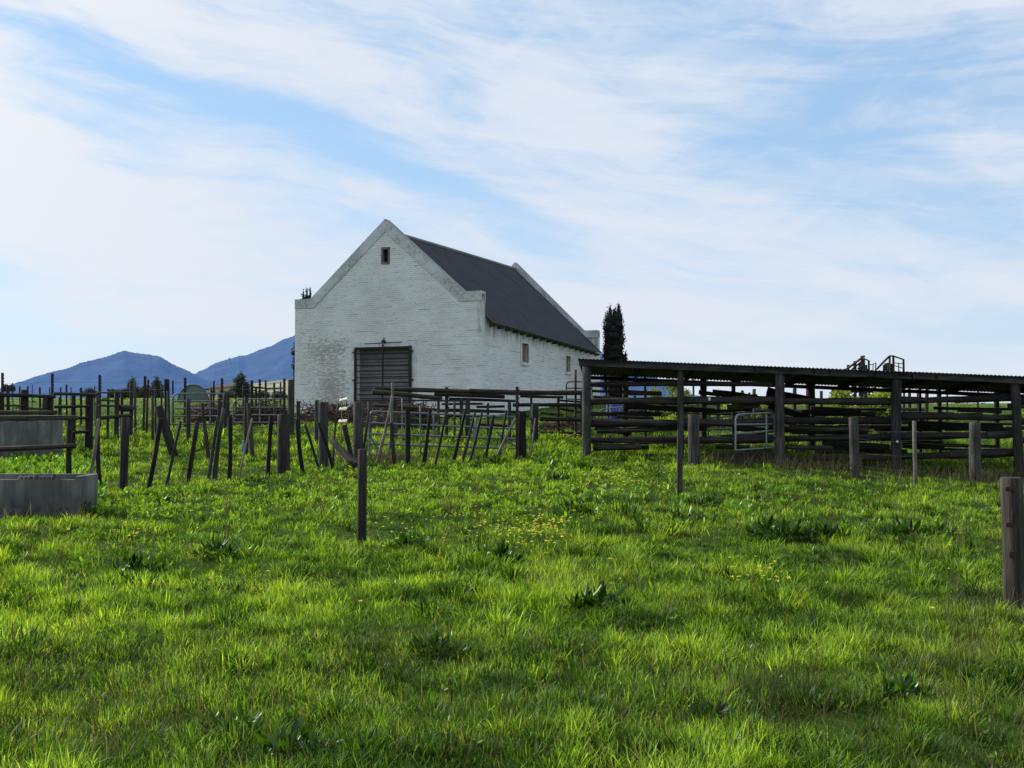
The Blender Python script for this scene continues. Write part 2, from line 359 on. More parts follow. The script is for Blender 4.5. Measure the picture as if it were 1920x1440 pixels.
# ------------------------------------------------------------------ ground
def ground():
    xs = np.concatenate([[-9000, -4000, -1500, -700, -350, -180, -100, -70], np.arange(-48, -20, 1.2), np.arange(-20, 24, .3), np.arange(24, 52, 1.2), [60, 75, 100, 180, 350, 700, 1500, 4000, 9000]])
    ys = np.concatenate([[-400, -100, -40, -15, -6], np.arange(0, 32, .3), np.arange(32, 62, 1.), np.arange(62, 150, 5), [160, 180, 210, 250, 300, 380, 500, 800, 1500, 3000, 6000, 12000, 20000]])
    X, Y = np.meshgrid(xs, ys); Z = height(X, Y)
    nx, ny = len(xs), len(ys)
    idx = np.arange(nx * ny).reshape(ny, nx)
    fs = np.stack([idx[:-1, :-1], idx[:-1, 1:], idx[1:, 1:], idx[1:, :-1]], -1).reshape(-1, 4)
    me = bpy.data.meshes.new('ground'); me.from_pydata(np.stack([X, Y, Z], -1).reshape(-1, 3).tolist(), [], fs.tolist())
    me.polygons.foreach_set('use_smooth', [True] * len(fs))
    m, nt, out = new_mat('meadow_soil'); n = N(nt)
    tc = n('ShaderNodeTexCoord').outputs['Object']
    a = n.ramp(n.noise(tc, .35, 6, .6), .35, .65); b = n.ramp(n.noise(tc, 3.5, 6, .7), .3, .7)
    yy = n('ShaderNodeSeparateXYZ', {0: tc}).outputs[1]; far = n.ramp(yy, 40, 75)
    near = n.mix(b, (.022, .032, .008), (.055, .10, .014))
    farc = n.mix(n.ramp(n.noise(n.scale(tc, (1, .35, 1)), .9, 7, .7), .35, .65), (.075, .13, .025), (.17, .25, .05))
    farc = n.mix(n.math('MULTIPLY', a, .35), farc, (.20, .20, .08))
    c = n.mix(far, near, farc)
    p = n('ShaderNodeBsdfPrincipled', {'Base Color': c, 'Roughness': 1., 'Specular IOR Level': .05, 'Normal': n('ShaderNodeBump', {'Height': n.noise(tc, 4., 6, .7), 'Strength': .6, 'Distance': .1}).outputs[0]})
    nt.links.new(p.outputs[0], out.inputs[0]); me.materials.append(m)
    o = bpy.data.objects.new('ground', me); COL.objects.link(o); tag(o, 'grassy farm slope rising towards the white barn', 'ground', kind='structure')
ground()
# ------------------------------------------------------------------ mountains
def mountains():
    m, nt, out = new_mat('hazy_mountain'); n = N(nt)
    tc = n('ShaderNodeTexCoord').outputs['Object']
    f = n.ramp(n.noise(n.scale(tc, (.006, .006, .012)), 1.0, 9, .72), .38, .62)
    c = n.mix(f, (.020, .040, .075), (.040, .064, .10))
    st = n.ramp(n.noise(n.scale(tc, (.006, .006, .05)), 1.0, 5, .6), .60, .72)
    c = n.mix(n.math('MULTIPLY', st, .4), c, (.08, .10, .13))
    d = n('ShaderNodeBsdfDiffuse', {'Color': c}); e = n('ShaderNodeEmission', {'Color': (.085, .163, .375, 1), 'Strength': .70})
    # haze of kilometres of blue air, painted as a glow of the rock
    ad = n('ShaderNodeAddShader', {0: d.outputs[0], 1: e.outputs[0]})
    nt.links.new(ad.outputs[0], out.inputs[0]); MATS['hazy_mountain'] = m
    def ridge(name, pts, Y, label, foot=790, seed=0):
        xs = np.linspace(pts[0][0], pts[-1][0], 620); yy = np.interp(xs, [p[0] for p in pts], [p[1] for p in pts])
        r = np.random.default_rng(seed); rough = np.zeros_like(xs)
        for k, am in ((3, .9), (7, .8), (17, .6), (40, .5), (85, .5)): rough += am * np.interp(np.linspace(0, k, len(xs)), np.arange(k + 1), r.random(k + 1) - .5)
        ys0 = yy.copy(); yy = yy + rough * 3.4 + r.normal(0, .35, len(xs)); tr = r.random(len(xs)) < .05; yy = yy - tr * r.random(len(xs)) * 2.2
        vs = []; rows = 14
        for j in range(rows + 1):
            t = j / rows
            for i, x in enumerate(xs):
                Yd = Y * (1 - .30 * t) + (.007 * Y * math.sin(i * .047 + j * .9) + .004 * Y * math.sin(i * .13 + 2 + j * 1.3)) * math.sin(t * math.pi)
                p = P(x, ys0[i] + (foot - ys0[i]) * t ** 1.15 + (yy[i] - ys0[i]) * (1 - t) ** 5, Yd); vs.append(tuple(p))
        nX = len(xs)
        fs = [(j * nX + i, j * nX + i + 1, (j + 1) * nX + i + 1, (j + 1) * nX + i) for j in range(rows) for i in range(nX - 1)]
        # the far side, falling away behind the crest
        o0 = len(vs)
        for i, x in enumerate(xs): p = P(x, 800, Y * 1.35); vs.append((p.x, p.y, -20))
        fs += [(i, o0 + i, o0 + i + 1, i + 1) for i in range(nX - 1)]
        mb = MB(); mb.add(vs, fs, True); o = mb.build(name, 'hazy_mountain'); tag(o, label, 'mountain', kind='structure')
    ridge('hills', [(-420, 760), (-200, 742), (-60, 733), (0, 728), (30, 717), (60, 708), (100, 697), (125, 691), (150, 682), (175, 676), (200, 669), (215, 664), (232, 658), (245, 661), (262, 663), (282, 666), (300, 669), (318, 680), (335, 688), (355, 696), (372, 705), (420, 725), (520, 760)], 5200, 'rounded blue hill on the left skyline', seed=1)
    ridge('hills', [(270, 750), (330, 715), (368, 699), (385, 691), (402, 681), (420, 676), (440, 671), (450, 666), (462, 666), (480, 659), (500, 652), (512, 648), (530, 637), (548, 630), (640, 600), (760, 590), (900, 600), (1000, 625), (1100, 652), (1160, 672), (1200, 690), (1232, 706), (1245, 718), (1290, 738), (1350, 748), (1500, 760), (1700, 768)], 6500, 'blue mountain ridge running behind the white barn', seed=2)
mountains()
# ------------------------------------------------------------------ barn
def barn():
    BL = Vector((-10.34, 47.4, 0)); ang = math.atan2(-.3534, .9355)
    R = Matrix.Rotation(ang, 3, 'Z'); Ri = R.transposed()
    W, DEP = 9.62, 17.5; zb = 1.0
    root = thing('barn', BL, 'old whitewashed brick barn with parapet gables and a dark grey iron roof', 'barn', rz=ang)
    def front(px, py):   # where a sight line meets the front gable plane
        o = Ri @ (Vector((0, 0, EYE)) - BL); d = Ri @ ray(px, py); t = -o.y / d.y; p = o + d * t; return p.x, p.z
    def side(px, py):    # ... and the right-hand wall
        o = Ri @ (Vector((0, 0, EYE)) - BL); d = Ri @ ray(px, py); k = .5 / DEP
        t = (W + k * o.y - o.x) / (d.x - k * d.y); p = o + d * t; return p.y, p.z
    def apply_cut(o, cutters):
        for c in cutters:
            md = o.modifiers.new('cut', 'BOOLEAN'); md.object = c; md.operation = 'DIFFERENCE'; md.solver = 'EXACT'
        bpy.context.view_layer.update(); dg = bpy.context.evaluated_depsgraph_get()
        me = bpy.data.meshes.new_from_object(o.evaluated_get(dg)); o.modifiers.clear(); old = o.data; o.data = me; bpy.data.meshes.remove(old)
        for c in cutters: mm = c.data; bpy.data.objects.remove(c); bpy.data.meshes.remove(mm)
    gable = [(0, zb), (W, zb), (W, 7.05), (W - .9, 7.05), (W / 2, 10.55), (.9, 7.05), (0, 7.05)]
    wall = MB().prism(gable, 0, .42).build('wall', 'whitewashed_brick', root)
    d0, d1 = front(668, 653), front(772, 650); dx0, dx1, dz = d0[0], d1[0], (d0[1] + d1[1]) / 2
    v0, v1 = front(715, 464), front(731, 495)
    cut1 = MB().span((dx0, -1, zb + .02), (dx1, 1, dz)).build('cutter', 'plaster', root)
    cut2 = MB().span((v0[0], -1, v1[1]), (v1[0], 1, v0[1])).build('cutter', 'plaster', root)
    apply_cut(wall, [cut1, cut2])
    # side walls
    mb = MB()
    def sidewall(x0, x1, th, z0, z1, sgn):
        vs = [(x0, .42, zb), (x0 + sgn * th, .42, zb), (x1 + sgn * th, DEP - .42, zb), (x1, DEP - .42, zb), (x0, .42, z0), (x0 + sgn * th, .42, z0), (x1 + sgn * th, DEP - .42, z1), (x1, DEP - .42, z1)]
        b = MB(); b.add(vs, [(0, 1, 2, 3), (4, 5, 6, 7), (0, 1, 5, 4), (1, 2, 6, 5), (2, 3, 7, 6), (3, 0, 4, 7)]); return b
    k = .5 / DEP
    rw = sidewall(W + k * .42, W + .5 - k * .42, .42, 5.98, 5.5, -1).build('wall', 'whitewashed_brick', root)
    wins = [((978, 643), (991, 681)), ((1060.5, 667), (1069.5, 698))]
    cuts = []; wp = []
    for (a, b), (c, d) in wins:
        y0, zt = side(a, b); y1, zl = side(c, d); wp.append((y0, y1, zl, zt)); xm = W + k * (y0 + y1) / 2
        cuts.append(MB().span((xm - .2, y0, zl), (xm + 1, y1, zt)).build('cutter', 'plaster', root))
    apply_cut(rw, cuts)
    for y0, y1, z0, z1 in wp:
        xm = W + k * (y0 + y1) / 2
        fr = MB(); t = .14; s = .025
        fr.span((xm - .1, y0 - t, z0 - t), (xm + s, y0, z1 + t)); fr.span((xm - .1, y1, z0 - t), (xm + s, y1 + t, z1 + t))
        fr.span((xm - .1, y0, z1), (xm + s, y1, z1 + t)); fr.span((xm - .1, y0, z0 - t), (xm + s + .05, y1, z0))
        w = fr.build('window', 'plaster', root); w['label'] = 'small side window boarded with rusty sheet'
        MB().span((xm - .16, y0 + .01, z0 + .01), (xm - .13, y1 - .01, z1 - .01)).build('board', 'rust_board', w)
    sidewall(0 - k * .42, -.5 + k * .42, .42, 5.9, 5.4, 1).build('wall', 'whitewashed_brick', root)
    xl, xr, zs, za = -.5, 10.12, 6.66, 11.0
    far = [(xl, zb), (xr, zb), (xr, zs), (xr - .95, zs), (W / 2, za), (xl + .95, zs), (xl, zs)]
    MB().prism(far, DEP - .42, DEP).build('wall', 'whitewashed_brick', root)
    # copings: a raised flat band round each parapet
    def coping(pts, y0, y1, band, up):
        m = MB(); out = []
        n = len(pts)
        inner = []
        for i, (x, z) in enumerate(pts):
            ds = []
            if i > 0: a = pts[i - 1]; ds.append(Vector((x - a[0], z - a[1])).normalized())
            if i < n - 1: b = pts[i + 1]; ds.append(Vector((b[0] - x, b[1] - z)).normalized())
            ns = [Vector((-d.y, d.x)) for d in ds]
            if len(ns) == 1: nn = ns[0]
            else: nn = (ns[0] + ns[1]); nn = nn / (nn.dot(ns[0]))
            inner.append((Vector((x, z)) - nn * band, Vector((x, z)) + nn * up))
        for i in range(n - 1):
            a, b = inner[i], inner[i + 1]
            m.prism([tuple(a[0]), tuple(b[0]), tuple(b[1]), tuple(a[1])], y0, y1)
        return m
    # outline runs right to left so that the normal points outwards
    coping([(0, 7.05), (.9, 7.05), (W / 2, 10.55), (W - .9, 7.05), (W, 7.05)], -.035, .47, .34, .10).build('coping', 'weathered_coping', root)
    coping([(xl, zs), (xl + .95, zs), (W / 2, za), (xr - .95, zs), (xr, zs)], DEP - .47, DEP + .035, .34, .10).build('coping', 'weathered_coping', root)
    # corrugated roof, two slopes and a ridge
    for sgn in (1, -1):
        n = 1000; m = MB(); vs = []
        x0 = W / 2; e0, e1 = (W + .34, xr + .34) if sgn > 0 else (-.34, xl - .34)
        for i in range(n + 1):
            t = i / n; y = .47 + (DEP - .94) * t; w = .012 * math.sin(2 * math.pi * y / .152)
            zr = 10.16 + (10.72 - 10.16) * t; ze = 5.77 + (5.33 - 5.77) * t; xe = e0 + (e1 - e0) * t
            for r in range(3):
                q = r / 2; vs.append((x0 + (xe - x0) * q, y, zr + (ze - zr) * q + w))
        fs = [(i * 3 + r, i * 3 + r + 1, i * 3 + r + 4, i * 3 + r + 3) for i in range(n) for r in range(2)]
        m.add(vs, fs, True); m.build('roof', 'slate_roof', root)
    MB().tube([(W / 2, .47, 10.16), (W / 2, 5.5, 10.345), (W / 2, 11, 10.53), (W / 2, DEP - .47, 10.72)], .10, 8).build('ridge_cap', 'sheet_gray', root)
    # rafter ends under the eave
    for i in range(18):
        t = (i + .4) / 18; y = .5 + (DEP - 1) * t; z = 5.70 - .45 * t; x = W + k * y
        MB().box((x + .15, y, z - .02), (.3, .07, .12)).build('rafter', 'wood_gray', root)
    # door: plaster surround, corrugated shutter set back, dark barred gate
    su = MB(); t = .27
    su.span((dx0 - t, -.02, zb), (dx0, .1, dz + t)); su.span((dx1, -.02, zb), (dx1 + t, .1, dz + t)); su.span((dx0, -.02, dz), (dx1, .1, dz + t))
    su.build('door_surround', 'plaster', root)
    m = MB(); vs = []; n = 60
    for i in range(n + 1):
        z = zb + (dz - zb) * i / n; w = .35 + .03 * math.sin(i * 2.1)
        vs += [(dx0 - .1, w, z), (dx1 + .1, w, z)]
    m.add(vs, [(2 * i, 2 * i + 1, 2 * i + 3, 2 * i + 2) for i in range(n)], False); m.build('shutter', 'sheet_gray', root)
    door = MB()
    door.span((dx0 - .05, -.12, zb + .1), (dx0 + .04, -.04, dz + .02)); door.span((dx1 - .10, -.12, zb + .1), (dx1 + .02, -.04, dz + .05)); door.span((dx0 + .04, -.11, dz - .06), (dx1 - .10, -.05, dz + .03))
    door.span(((dx0 + dx1) / 2 - .03, -.118, zb + .1), ((dx0 + dx1) / 2 + .03, -.06, dz + .14))
    dg = door.build('door', 'maroon_steel', root); dg['label'] = 'barred steel sliding gate in the doorway'
    for i in range(10):
        z = dz - .27 * (i + 1)
        MB().tube([(dx0 + .04, -.08, z), (dx1 - .1, -.08, z)], .024, 6).build('bar', 'maroon_steel', dg)
    for z in (dz - .2, dz - 1.5):
        for x, s_ in ((dx0 - .09, 1), (dx1 + .06, 1)): MB().box((x, -.08, z), (.10, .06, .07)).build('hinge', 'maroon_steel', dg)
    hx, hz = front(721, 641)
    m = MB(); m.tube([(hx, -.02, hz), (hx, -.16, hz)], .085, 12); m.tube([(hx, -.06, hz), (hx, -.06, hz + .2)], .02, 6); m.build('lamp', 'maroon_steel', root)
    m = MB(); m.tube([(hx - 1.05, -.03, hz - .07), (hx + .9, -.03, hz - .03)], .018, 5); m.build('iron_rail', 'rusty_steel', root)
    # loft window with louvres
    lw = MB(); t = .10; x0, x1, z0, z1 = v0[0], v1[0], v1[1], v0[1]
    lw.span((x0, -.02, z0), (x0 + t, .2, z1)); lw.span((x1 - t, -.02, z0), (x1, .2, z1)); lw.span((x0 + t, -.02, z1 - t), (x1 - t, .2, z1)); lw.span((x0 + t, -.03, z0), (x1 - t, .2, z0 + t))
    fr = lw.build('window', 'window_wood', root); fr['label'] = 'small louvred loft window with a broken lower pane'
    MB().span((x0 + t, .30, z0 + t), (x1 - t, .33, z1 - t)).build('pane', 'wood_black', fr)
    m = MB(); Rm = Matrix.Rotation(.6, 3, 'X')
    for i in range(6):
        z = z1 - .12 - i * .085
        if z > z0 + .36 or i == 99: m.box(((x0 + x1) / 2, .1, z), (x1 - x0 - 2 * t, .10, .016), Rm)
    m.span((x0 + t, .05, z0 + .30), (x1 - t, .12, z0 + .35)); m.build('louvres', 'wood_gray', fr)
barn()
# ------------------------------------------------------------------ cattle shed on the right
def shed():
    Dx = lambda px: 27.0 - 2.0 * (px - 1085) / 965.0
    def PF(px, py, dd=0.): return P(px, py, Dx(px) + dd)
    A = PF(1085, 672)
    root = thing('cattle_shed', (A.x, A.y, H(A.x, A.y)), 'long low open cattle shed of dark timber posts and rails under a corrugated iron roof', 'shed')
    L = root.location
    def part(m, name, mat): return m.build(name, mat, root, (0, 0, 0))
    # line of the front eave
    e0, e1 = PF(1085, 675.5), PF(2060, 714.5)
    ax = (e1 - e0); Lx = ax.length; ux = ax.normalized(); back = Vector((.10, 1, 0)).normalized()
    drop = .055
    n = 1040; m = MB(); vs = []
    for i in range(n + 1):
        s = -.02 + (Lx + .04) * i / n; w = .017 * math.sin(2 * math.pi * s / .097)
        for q in (-.10, 2.2, 4.4): vs.append(e0 + ux * s + back * q + Vector((0, 0, w + .03 - q * drop)) - L)
    m.add(vs, [(i * 3 + r, i * 3 + r + 1, i * 3 + r + 4, i * 3 + r + 3) for i in range(n) for r in range(2)], True)
    part(m, 'roof', 'shed_iron')
    nv = 8
    def board(name, a, b, h, t, mat):
        d = (b - a); c = (a + b) / 2; z = d.normalized(); y = Vector((0, 0, 1)).cross(z).normalized(); x = y.cross(z)
        M = Matrix((x, y, z)).transposed(); mm = MB()
        mm.box((0, 0, 0), (h, t, d.length)); o = mm.build(name, mat, root, c - L); o.rotation_mode = 'QUATERNION'; o.rotation_quaternion = M.to_quaternion(); return o
    # fascia in three lengths
    cuts = [1085, 1555, 1710, 2060]
    for i in range(3):
        a, b = cuts[i], cuts[i + 1]
        fy = lambda x: 679.5 + (712.6 - 679.5) * (x - 1085) / 835.0 + .4 * math.sin(x * .01)
        board('fascia', PF(a + 1, fy(a)), PF(b - 1, fy(b)), .185, .05, 'wood_gray')
    def f_at(px): return 672 + (706 - 672) * (px - 1085) / 835.0
    # rafters under the roof and purlins
    for i in range(9):
        s = Lx * (i + .06) / 8.6; a = e0 + ux * s + Vector((0, 0, -.06)); b = a + back * 4.3 - Vector((0, 0, 4.3 * drop))
        board('rafter', a, b, .11, .06, 'wood_black')
    pb0 = e0 + back * 4.2 - Vector((0, 0, 4.2 * drop + .07)); board('beam', pb0, pb0 + ux * Lx, .11, .08, 'wood_black')
    # front posts
    for px, w, mat, top, lean in ((1101, 17, 'wood_gray', 684, -1), (1276, 12.5, 'wood_gray', 691, 0), (1462, 18, 'wood_gray', 700, 0), (1680, 19, 'wood_gray', 711, 1), (1911, 17, 'wood_gray', 717, -8), (2050, 18, 'wood_gray', 722, 0)):
        D = Dx(px) + .12; t = P(px + lean, top, D); X = P(px, 800, D).x; r = w / 2 * pxm(D)
        log('post', (X, D, H(X, D) - .3), t, r * 1.04, r * .96, mat, root, .006, .05, 14)
    # front rails
    RF = [  # x0,y0,x1,y1,thick
        (1105, 721, 1272, 719, 9), (1105, 753, 1278, 751.5, 12), (1105, 793, 1270, 794, 13.5), (1105, 825, 1272, 825, 12), (1112, 837, 1202, 838, 11),
        (1274, 720, 1466, 720.5, 8.5), (1274, 751, 1462, 751, 13.5), (1276, 793, 1462, 791, 14), (1274, 826, 1462, 822, 13),
        (1460, 752.5, 1684, 753, 12), (1460, 788.5, 1684, 787.5, 12.5), (1460, 822.5, 1684, 818.5, 12), (1460, 838, 1560, 840, 8),
        (1676, 751.5, 1800, 748.5, 11), (1790, 750, 1912, 744, 13), (1678, 780, 1842, 781.5, 12), (1836, 782.5, 1915, 783, 11), (1680, 818, 1860, 816, 12.5), (1850, 816, 1915, 813, 13), (1672, 856, 1790, 853.5, 12), (1780, 853, 1912, 849, 14), (1520, 858, 1690, 858, 11),
        (1905, 752, 2050, 754, 12), (1905, 790, 2050, 792, 12), (1905, 826, 2050, 828, 12)]
    for x0, y0, x1, y1, w in RF:
        r = w / 2 * 1.10 * pxm(Dx(x0)); a, b = PF(x0, y0, .34), PF(x1, y1, .34)
        if random.random() < .5: a, b = b, a
        log('rail', a, b, r * 1.08, r * .90, 'wood_dark', root, .006, .15, 10)
    rr = random.Random(21)
    for xa, xb, ys in ((1110, 1268, (737, 783, 808, 840)), (1285, 1452, (762, 770, 805, 838)), (1472, 1670, (772, 803, 810, 845)), (1690, 1902, (770, 799, 804, 835))):
        for y in ys:
            L_ = rr.uniform(.35, .85) * (xb - xa); x0 = rr.uniform(xa, xb - L_); dy = rr.uniform(-7, 7); w = rr.uniform(6, 12.5); dd = rr.uniform(.7, 3.2)
            a, b = PF(x0, y - dy / 2, dd), PF(x0 + L_, y + dy / 2, dd + rr.uniform(-.3, .3)); r = w / 2 * pxm(Dx(x0) + dd)
            log('rail', a, b, r * 1.1, r * .85, rr.choice(['wood_dark', 'wood_dark', 'wood_mossy']), root, .006, .12, 9)
    for x0, y0, x1, y1, w in ((1205, 857, 1268, 858, 12), (1284, 854, 1455, 853, 9)):
        board('kick_board', PF(x0, y0, .4), PF(x1, y1, .4), w * pxm(26.5), .05, 'wood_dark')
    # rear posts and rails
    for px, w in ((1172, 12), (1209, 5), (1319, 13), (1375, 8), (1520, 17.5), (1725, 6), (1760, 9), (1868, 10), (1990, 12)):
        D = Dx(px) + 4.2; t = P(px, 690 + (px - 1172) * .047, D); X = t.x; r = w / 2 * pxm(D)
        log('post', (X, D, H(X, D) - .3), t, r, r * .95, 'wood_dark', root, .006, .06, 10)
    RB = [(1110, 733, 1178, 735, 5), (1112, 745, 1250, 757, 7), (1100, 776, 1240, 777, 8), (1116, 800, 1184, 812, 12), (1172, 762, 1340, 770, 9), (1172, 806, 1325, 804, 8), (1172, 847, 1330, 846, 9),
          (1310, 735.5, 1372, 742, 7), (1336, 734, 1425, 746, 7.5), (1360, 744, 1420, 742, 6), (1438, 735, 1520, 751, 15), (1440, 760, 1526, 786, 12), (1440, 800, 1526, 810, 12), (1320, 826, 1440, 815, 8),
          (1520, 775, 1640, 776, 10), (1520, 765, 1662, 768, 6), (1572, 801, 1690, 800, 8), (1540, 832, 1668, 838, 11), (1520, 843, 1700, 846, 9), (1640, 803, 1765, 805, 10), (1690, 774, 1790, 776, 5),
          (1690, 829, 1768, 830, 7), (1690, 836, 1770, 838, 9), (1764, 797, 1850, 799, 4), (1764, 842, 1900, 843, 5), (1840, 805, 1920, 802, 6), (1890, 761, 1960, 763, 9), (1750, 765, 1910, 767, 5), (1772, 804, 1905, 806, 7), (1690, 793, 1905, 795, 4)]
    for x0, y0, x1, y1, w in RB:
        dd = 3.6 + .6 * random.random(); r = w / 2 * 1.15 * pxm(Dx(x0) + dd)
        log('rail', P(x0, y0, Dx(x0) + dd), P(x1, y1, Dx(x1) + dd), r, r * .9, random.choice(['wood_dark', 'wood_mossy', 'wood_dark']), root, .01, .13, 9)
    m = MB(); p = PF(1682, 828, -.12) - L; m.tube([p, p + Vector((0, -.025, 0))], .03, 12); m.build('disc', 'white_plastic', root)
    m = MB(); p = PF(1330, 748, .18) - L; m.box(p, (.06, .02, .08)); m.build('disc', 'white_plastic', root)
shed()
# ------------------------------------------------------------------ metal gates
def gate(label, x0, yt0, x1, yt1, D0, D1, bars, r, verticals=(), braces=(), mat='galvanised', round_left=True, round_right=False, yb=None):
    "bars: heights of each bar at the left and right end, in photo lines; turned into points of the gate's own plane"
    Dp = lambda px: D0 + (D1 - D0) * (px - x0) / (x1 - x0)
    A = P(x0, bars[-1][0], D0)
    root = thing('metal_gate', (A.x, A.y, H(A.x, A.y)), label, 'gate', 'tubular metal farm gates'); L = root.location
    def pt(px, py): return P(px, py, Dp(px)) - L
    lerp = lambda b, px: b[0] + (b[1] - b[0]) * (px - x0) / (x1 - x0)
    m = MB(); t0, b0 = bars[0], bars[-1]
    pts = []
    q = min(12, (x1 - x0) * .12)
    if round_left: pts += [pt(x0, b0[0]), pt(x0, t0[0] + q), pt(x0 + q * .12, t0[0] + q * .5), pt(x0 + q * .45, lerp(t0, x0) + q * .12), pt(x0 + q, lerp(t0, x0 + q))]
    else: pts += [pt(x0, b0[0]), pt(x0, t0[0])]
    if round_right: pts += [pt(x1 - q, lerp(t0, x1 - q)), pt(x1 - q * .45, lerp(t0, x1) + q * .12), pt(x1 - q * .12, t0[1] + q * .5), pt(x1, t0[1] + q), pt(x1, b0[1])]
    else: pts += [pt(x1, t0[1]), pt(x1, b0[1])]
    m.tube(pts, r, 8); m.build('frame', mat, root)
    for b in bars[1:]: MB().tube([pt(x0, b[0]), pt(x1, b[1])], r * .9, 8).build('bar', mat, root)
    for v in verticals: MB().tube([pt(v, lerp(t0, v)), pt(v, lerp(b0, v))], r * .9, 8).build('upright', mat, root)
    for (a, b, c, d) in braces: MB().tube([pt(a, b), pt(c, d)], r * .9, 8).build('brace', mat, root)
    return root
gate('wide galvanised tube gate with a rounded left end behind the leaning stakes', 692, 0, 968, 0, 27.2, 27.9,
     [(771, 782), (793, 804), (813, 823), (832, 841), (852, 858)], .030, (788, 888), ((692, 812, 721, 868), (930, 809, 968, 838)))
gate('narrow galvanised gate with a rounded left corner in front of the green curved shelter', 323, 0, 421, 0, 36, 36, [(738, 738), (752.5, 752.5), (766, 766), (780, 780), (795, 795)], .030, (350, 394))
gate('galvanised gate nearest the left barn corner, in front of a rust brown heap', 437, 0, 533, 0, 36, 36.4, [(749, 748), (764, 764), (778, 778), (792, 792)], .030, (487,))
gate('small rusty brown gate against the long side wall of the barn', 1062, 0, 1110, 0, 33, 33, [(716, 716), (728, 728), (748, 750), (757, 760), (770, 773), (782, 785)], .022, (1078,), mat='rusty_steel')
gate('bright galvanised half gate with two rounded corners inside the cattle shed', 1379, 0, 1452, 0, 25.9, 26.5, [(777, 773.5), (796, 795), (813, 807), (844, 839)], .026, (1437,), mat='bright_steel', round_right=True)
gate('dull galvanised gate lying open at the back of the cattle shed', 1328, 0, 1396, 0, 29.5, 31, [(776, 772), (784, 779), (806, 802), (818, 813)], .024, (1376,))
gate('pale hurdle gate seen between the first two shed posts', 1120, 0, 1222, 0, 31.5, 36, [(768, 757), (774, 784), (806, 800), (826, 818)], .026, (1146, 1163), mat='galvanised')
# ------------------------------------------------------------------ single posts and stakes
def stake(name, label, cat, xb, xt, yt, w, D, mat, group=None, bend=.012, lump=.12, taper=.85, sq=False, sink=.35, Dt=None):
    X = P(xb, 850, D).x; base = Vector((X, D, H(X, D) - sink)); top = P(xt, yt, Dt or D)
    r = w / 2 * pxm(D)
    # carry the line on below ground at the same slope
    g = Vector((X, D, H(X, D))); d = (top - g).normalized(); base = g - d * sink
    o = log(name, base, top, r, r * taper, mat, None, bend, lump, 12 if w > 12 else 8, sq)
    return tag(o, label, cat, group)
G1 = 'posts in the near meadow'
stake('fence_post', 'solitary round timber post standing in the open meadow below the barn door', 'post', 679, 679.5, 842, 18, 12.6, 'wood_post', G1, .004, .03, .95)
stake('fence_post', 'thick weathered post with dark nail marks at the right edge of the meadow', 'post', 1898, 1896, 895, 40, 8.7, 'wood_post', G1, .004, .03, .97)
stake('fence_post', 'tall slim square post standing in the meadow in front of the second shed post', 'post', 1274, 1275, 806, 14, 17.9, 'wood_gray', G1, .004, .03, .95, True)
tp = bpy.data.objects['fence_post.001']
for px, py, w, h in ((1893, 917, 17, 8), (1900, 965, 6, 22), (1892, 984, 12, 9), (1897, 1040, 10, 12)):
    p = P(px, py, 8.7 - 20 * pxm(8.7)); m = MB(); m.box((0, 0, 0), (w * pxm(8.6), .012, h * pxm(8.6))); o = m.build('iron_plate', 'rusty_steel', tp)
    bpy.context.view_layer.update(); o.matrix_parent_inverse = tp.matrix_world.inverted(); o.location = p
G2 = 'fence posts before the cattle shed'
for a in [('stout round grey post between the slim square post and the third shed post', 1301, 1300, 777, 22, 24.6), ('grey post standing before the shed midway between its third and fourth posts', 1602, 1600, 782, 18, 22.8),
          ('thinnest pale stick in front of the shed, right of its fourth post', 1716, 1714, 789, 8, 21.2), ('stout dark post with a sunlit left edge near the right end of the shed', 1828, 1828, 791, 21, 23.4)]:
    stake('fence_post', a[0], 'post', a[1], a[2], a[3], a[4], a[5], 'wood_pale' if a[4] < 10 else 'wood_gray', G2, .004, .03, .95)
FD = lambda x: 18.6 + 8.0 * (x - 163) / 812.0
G3 = 'leaning stakes of the wire fence'
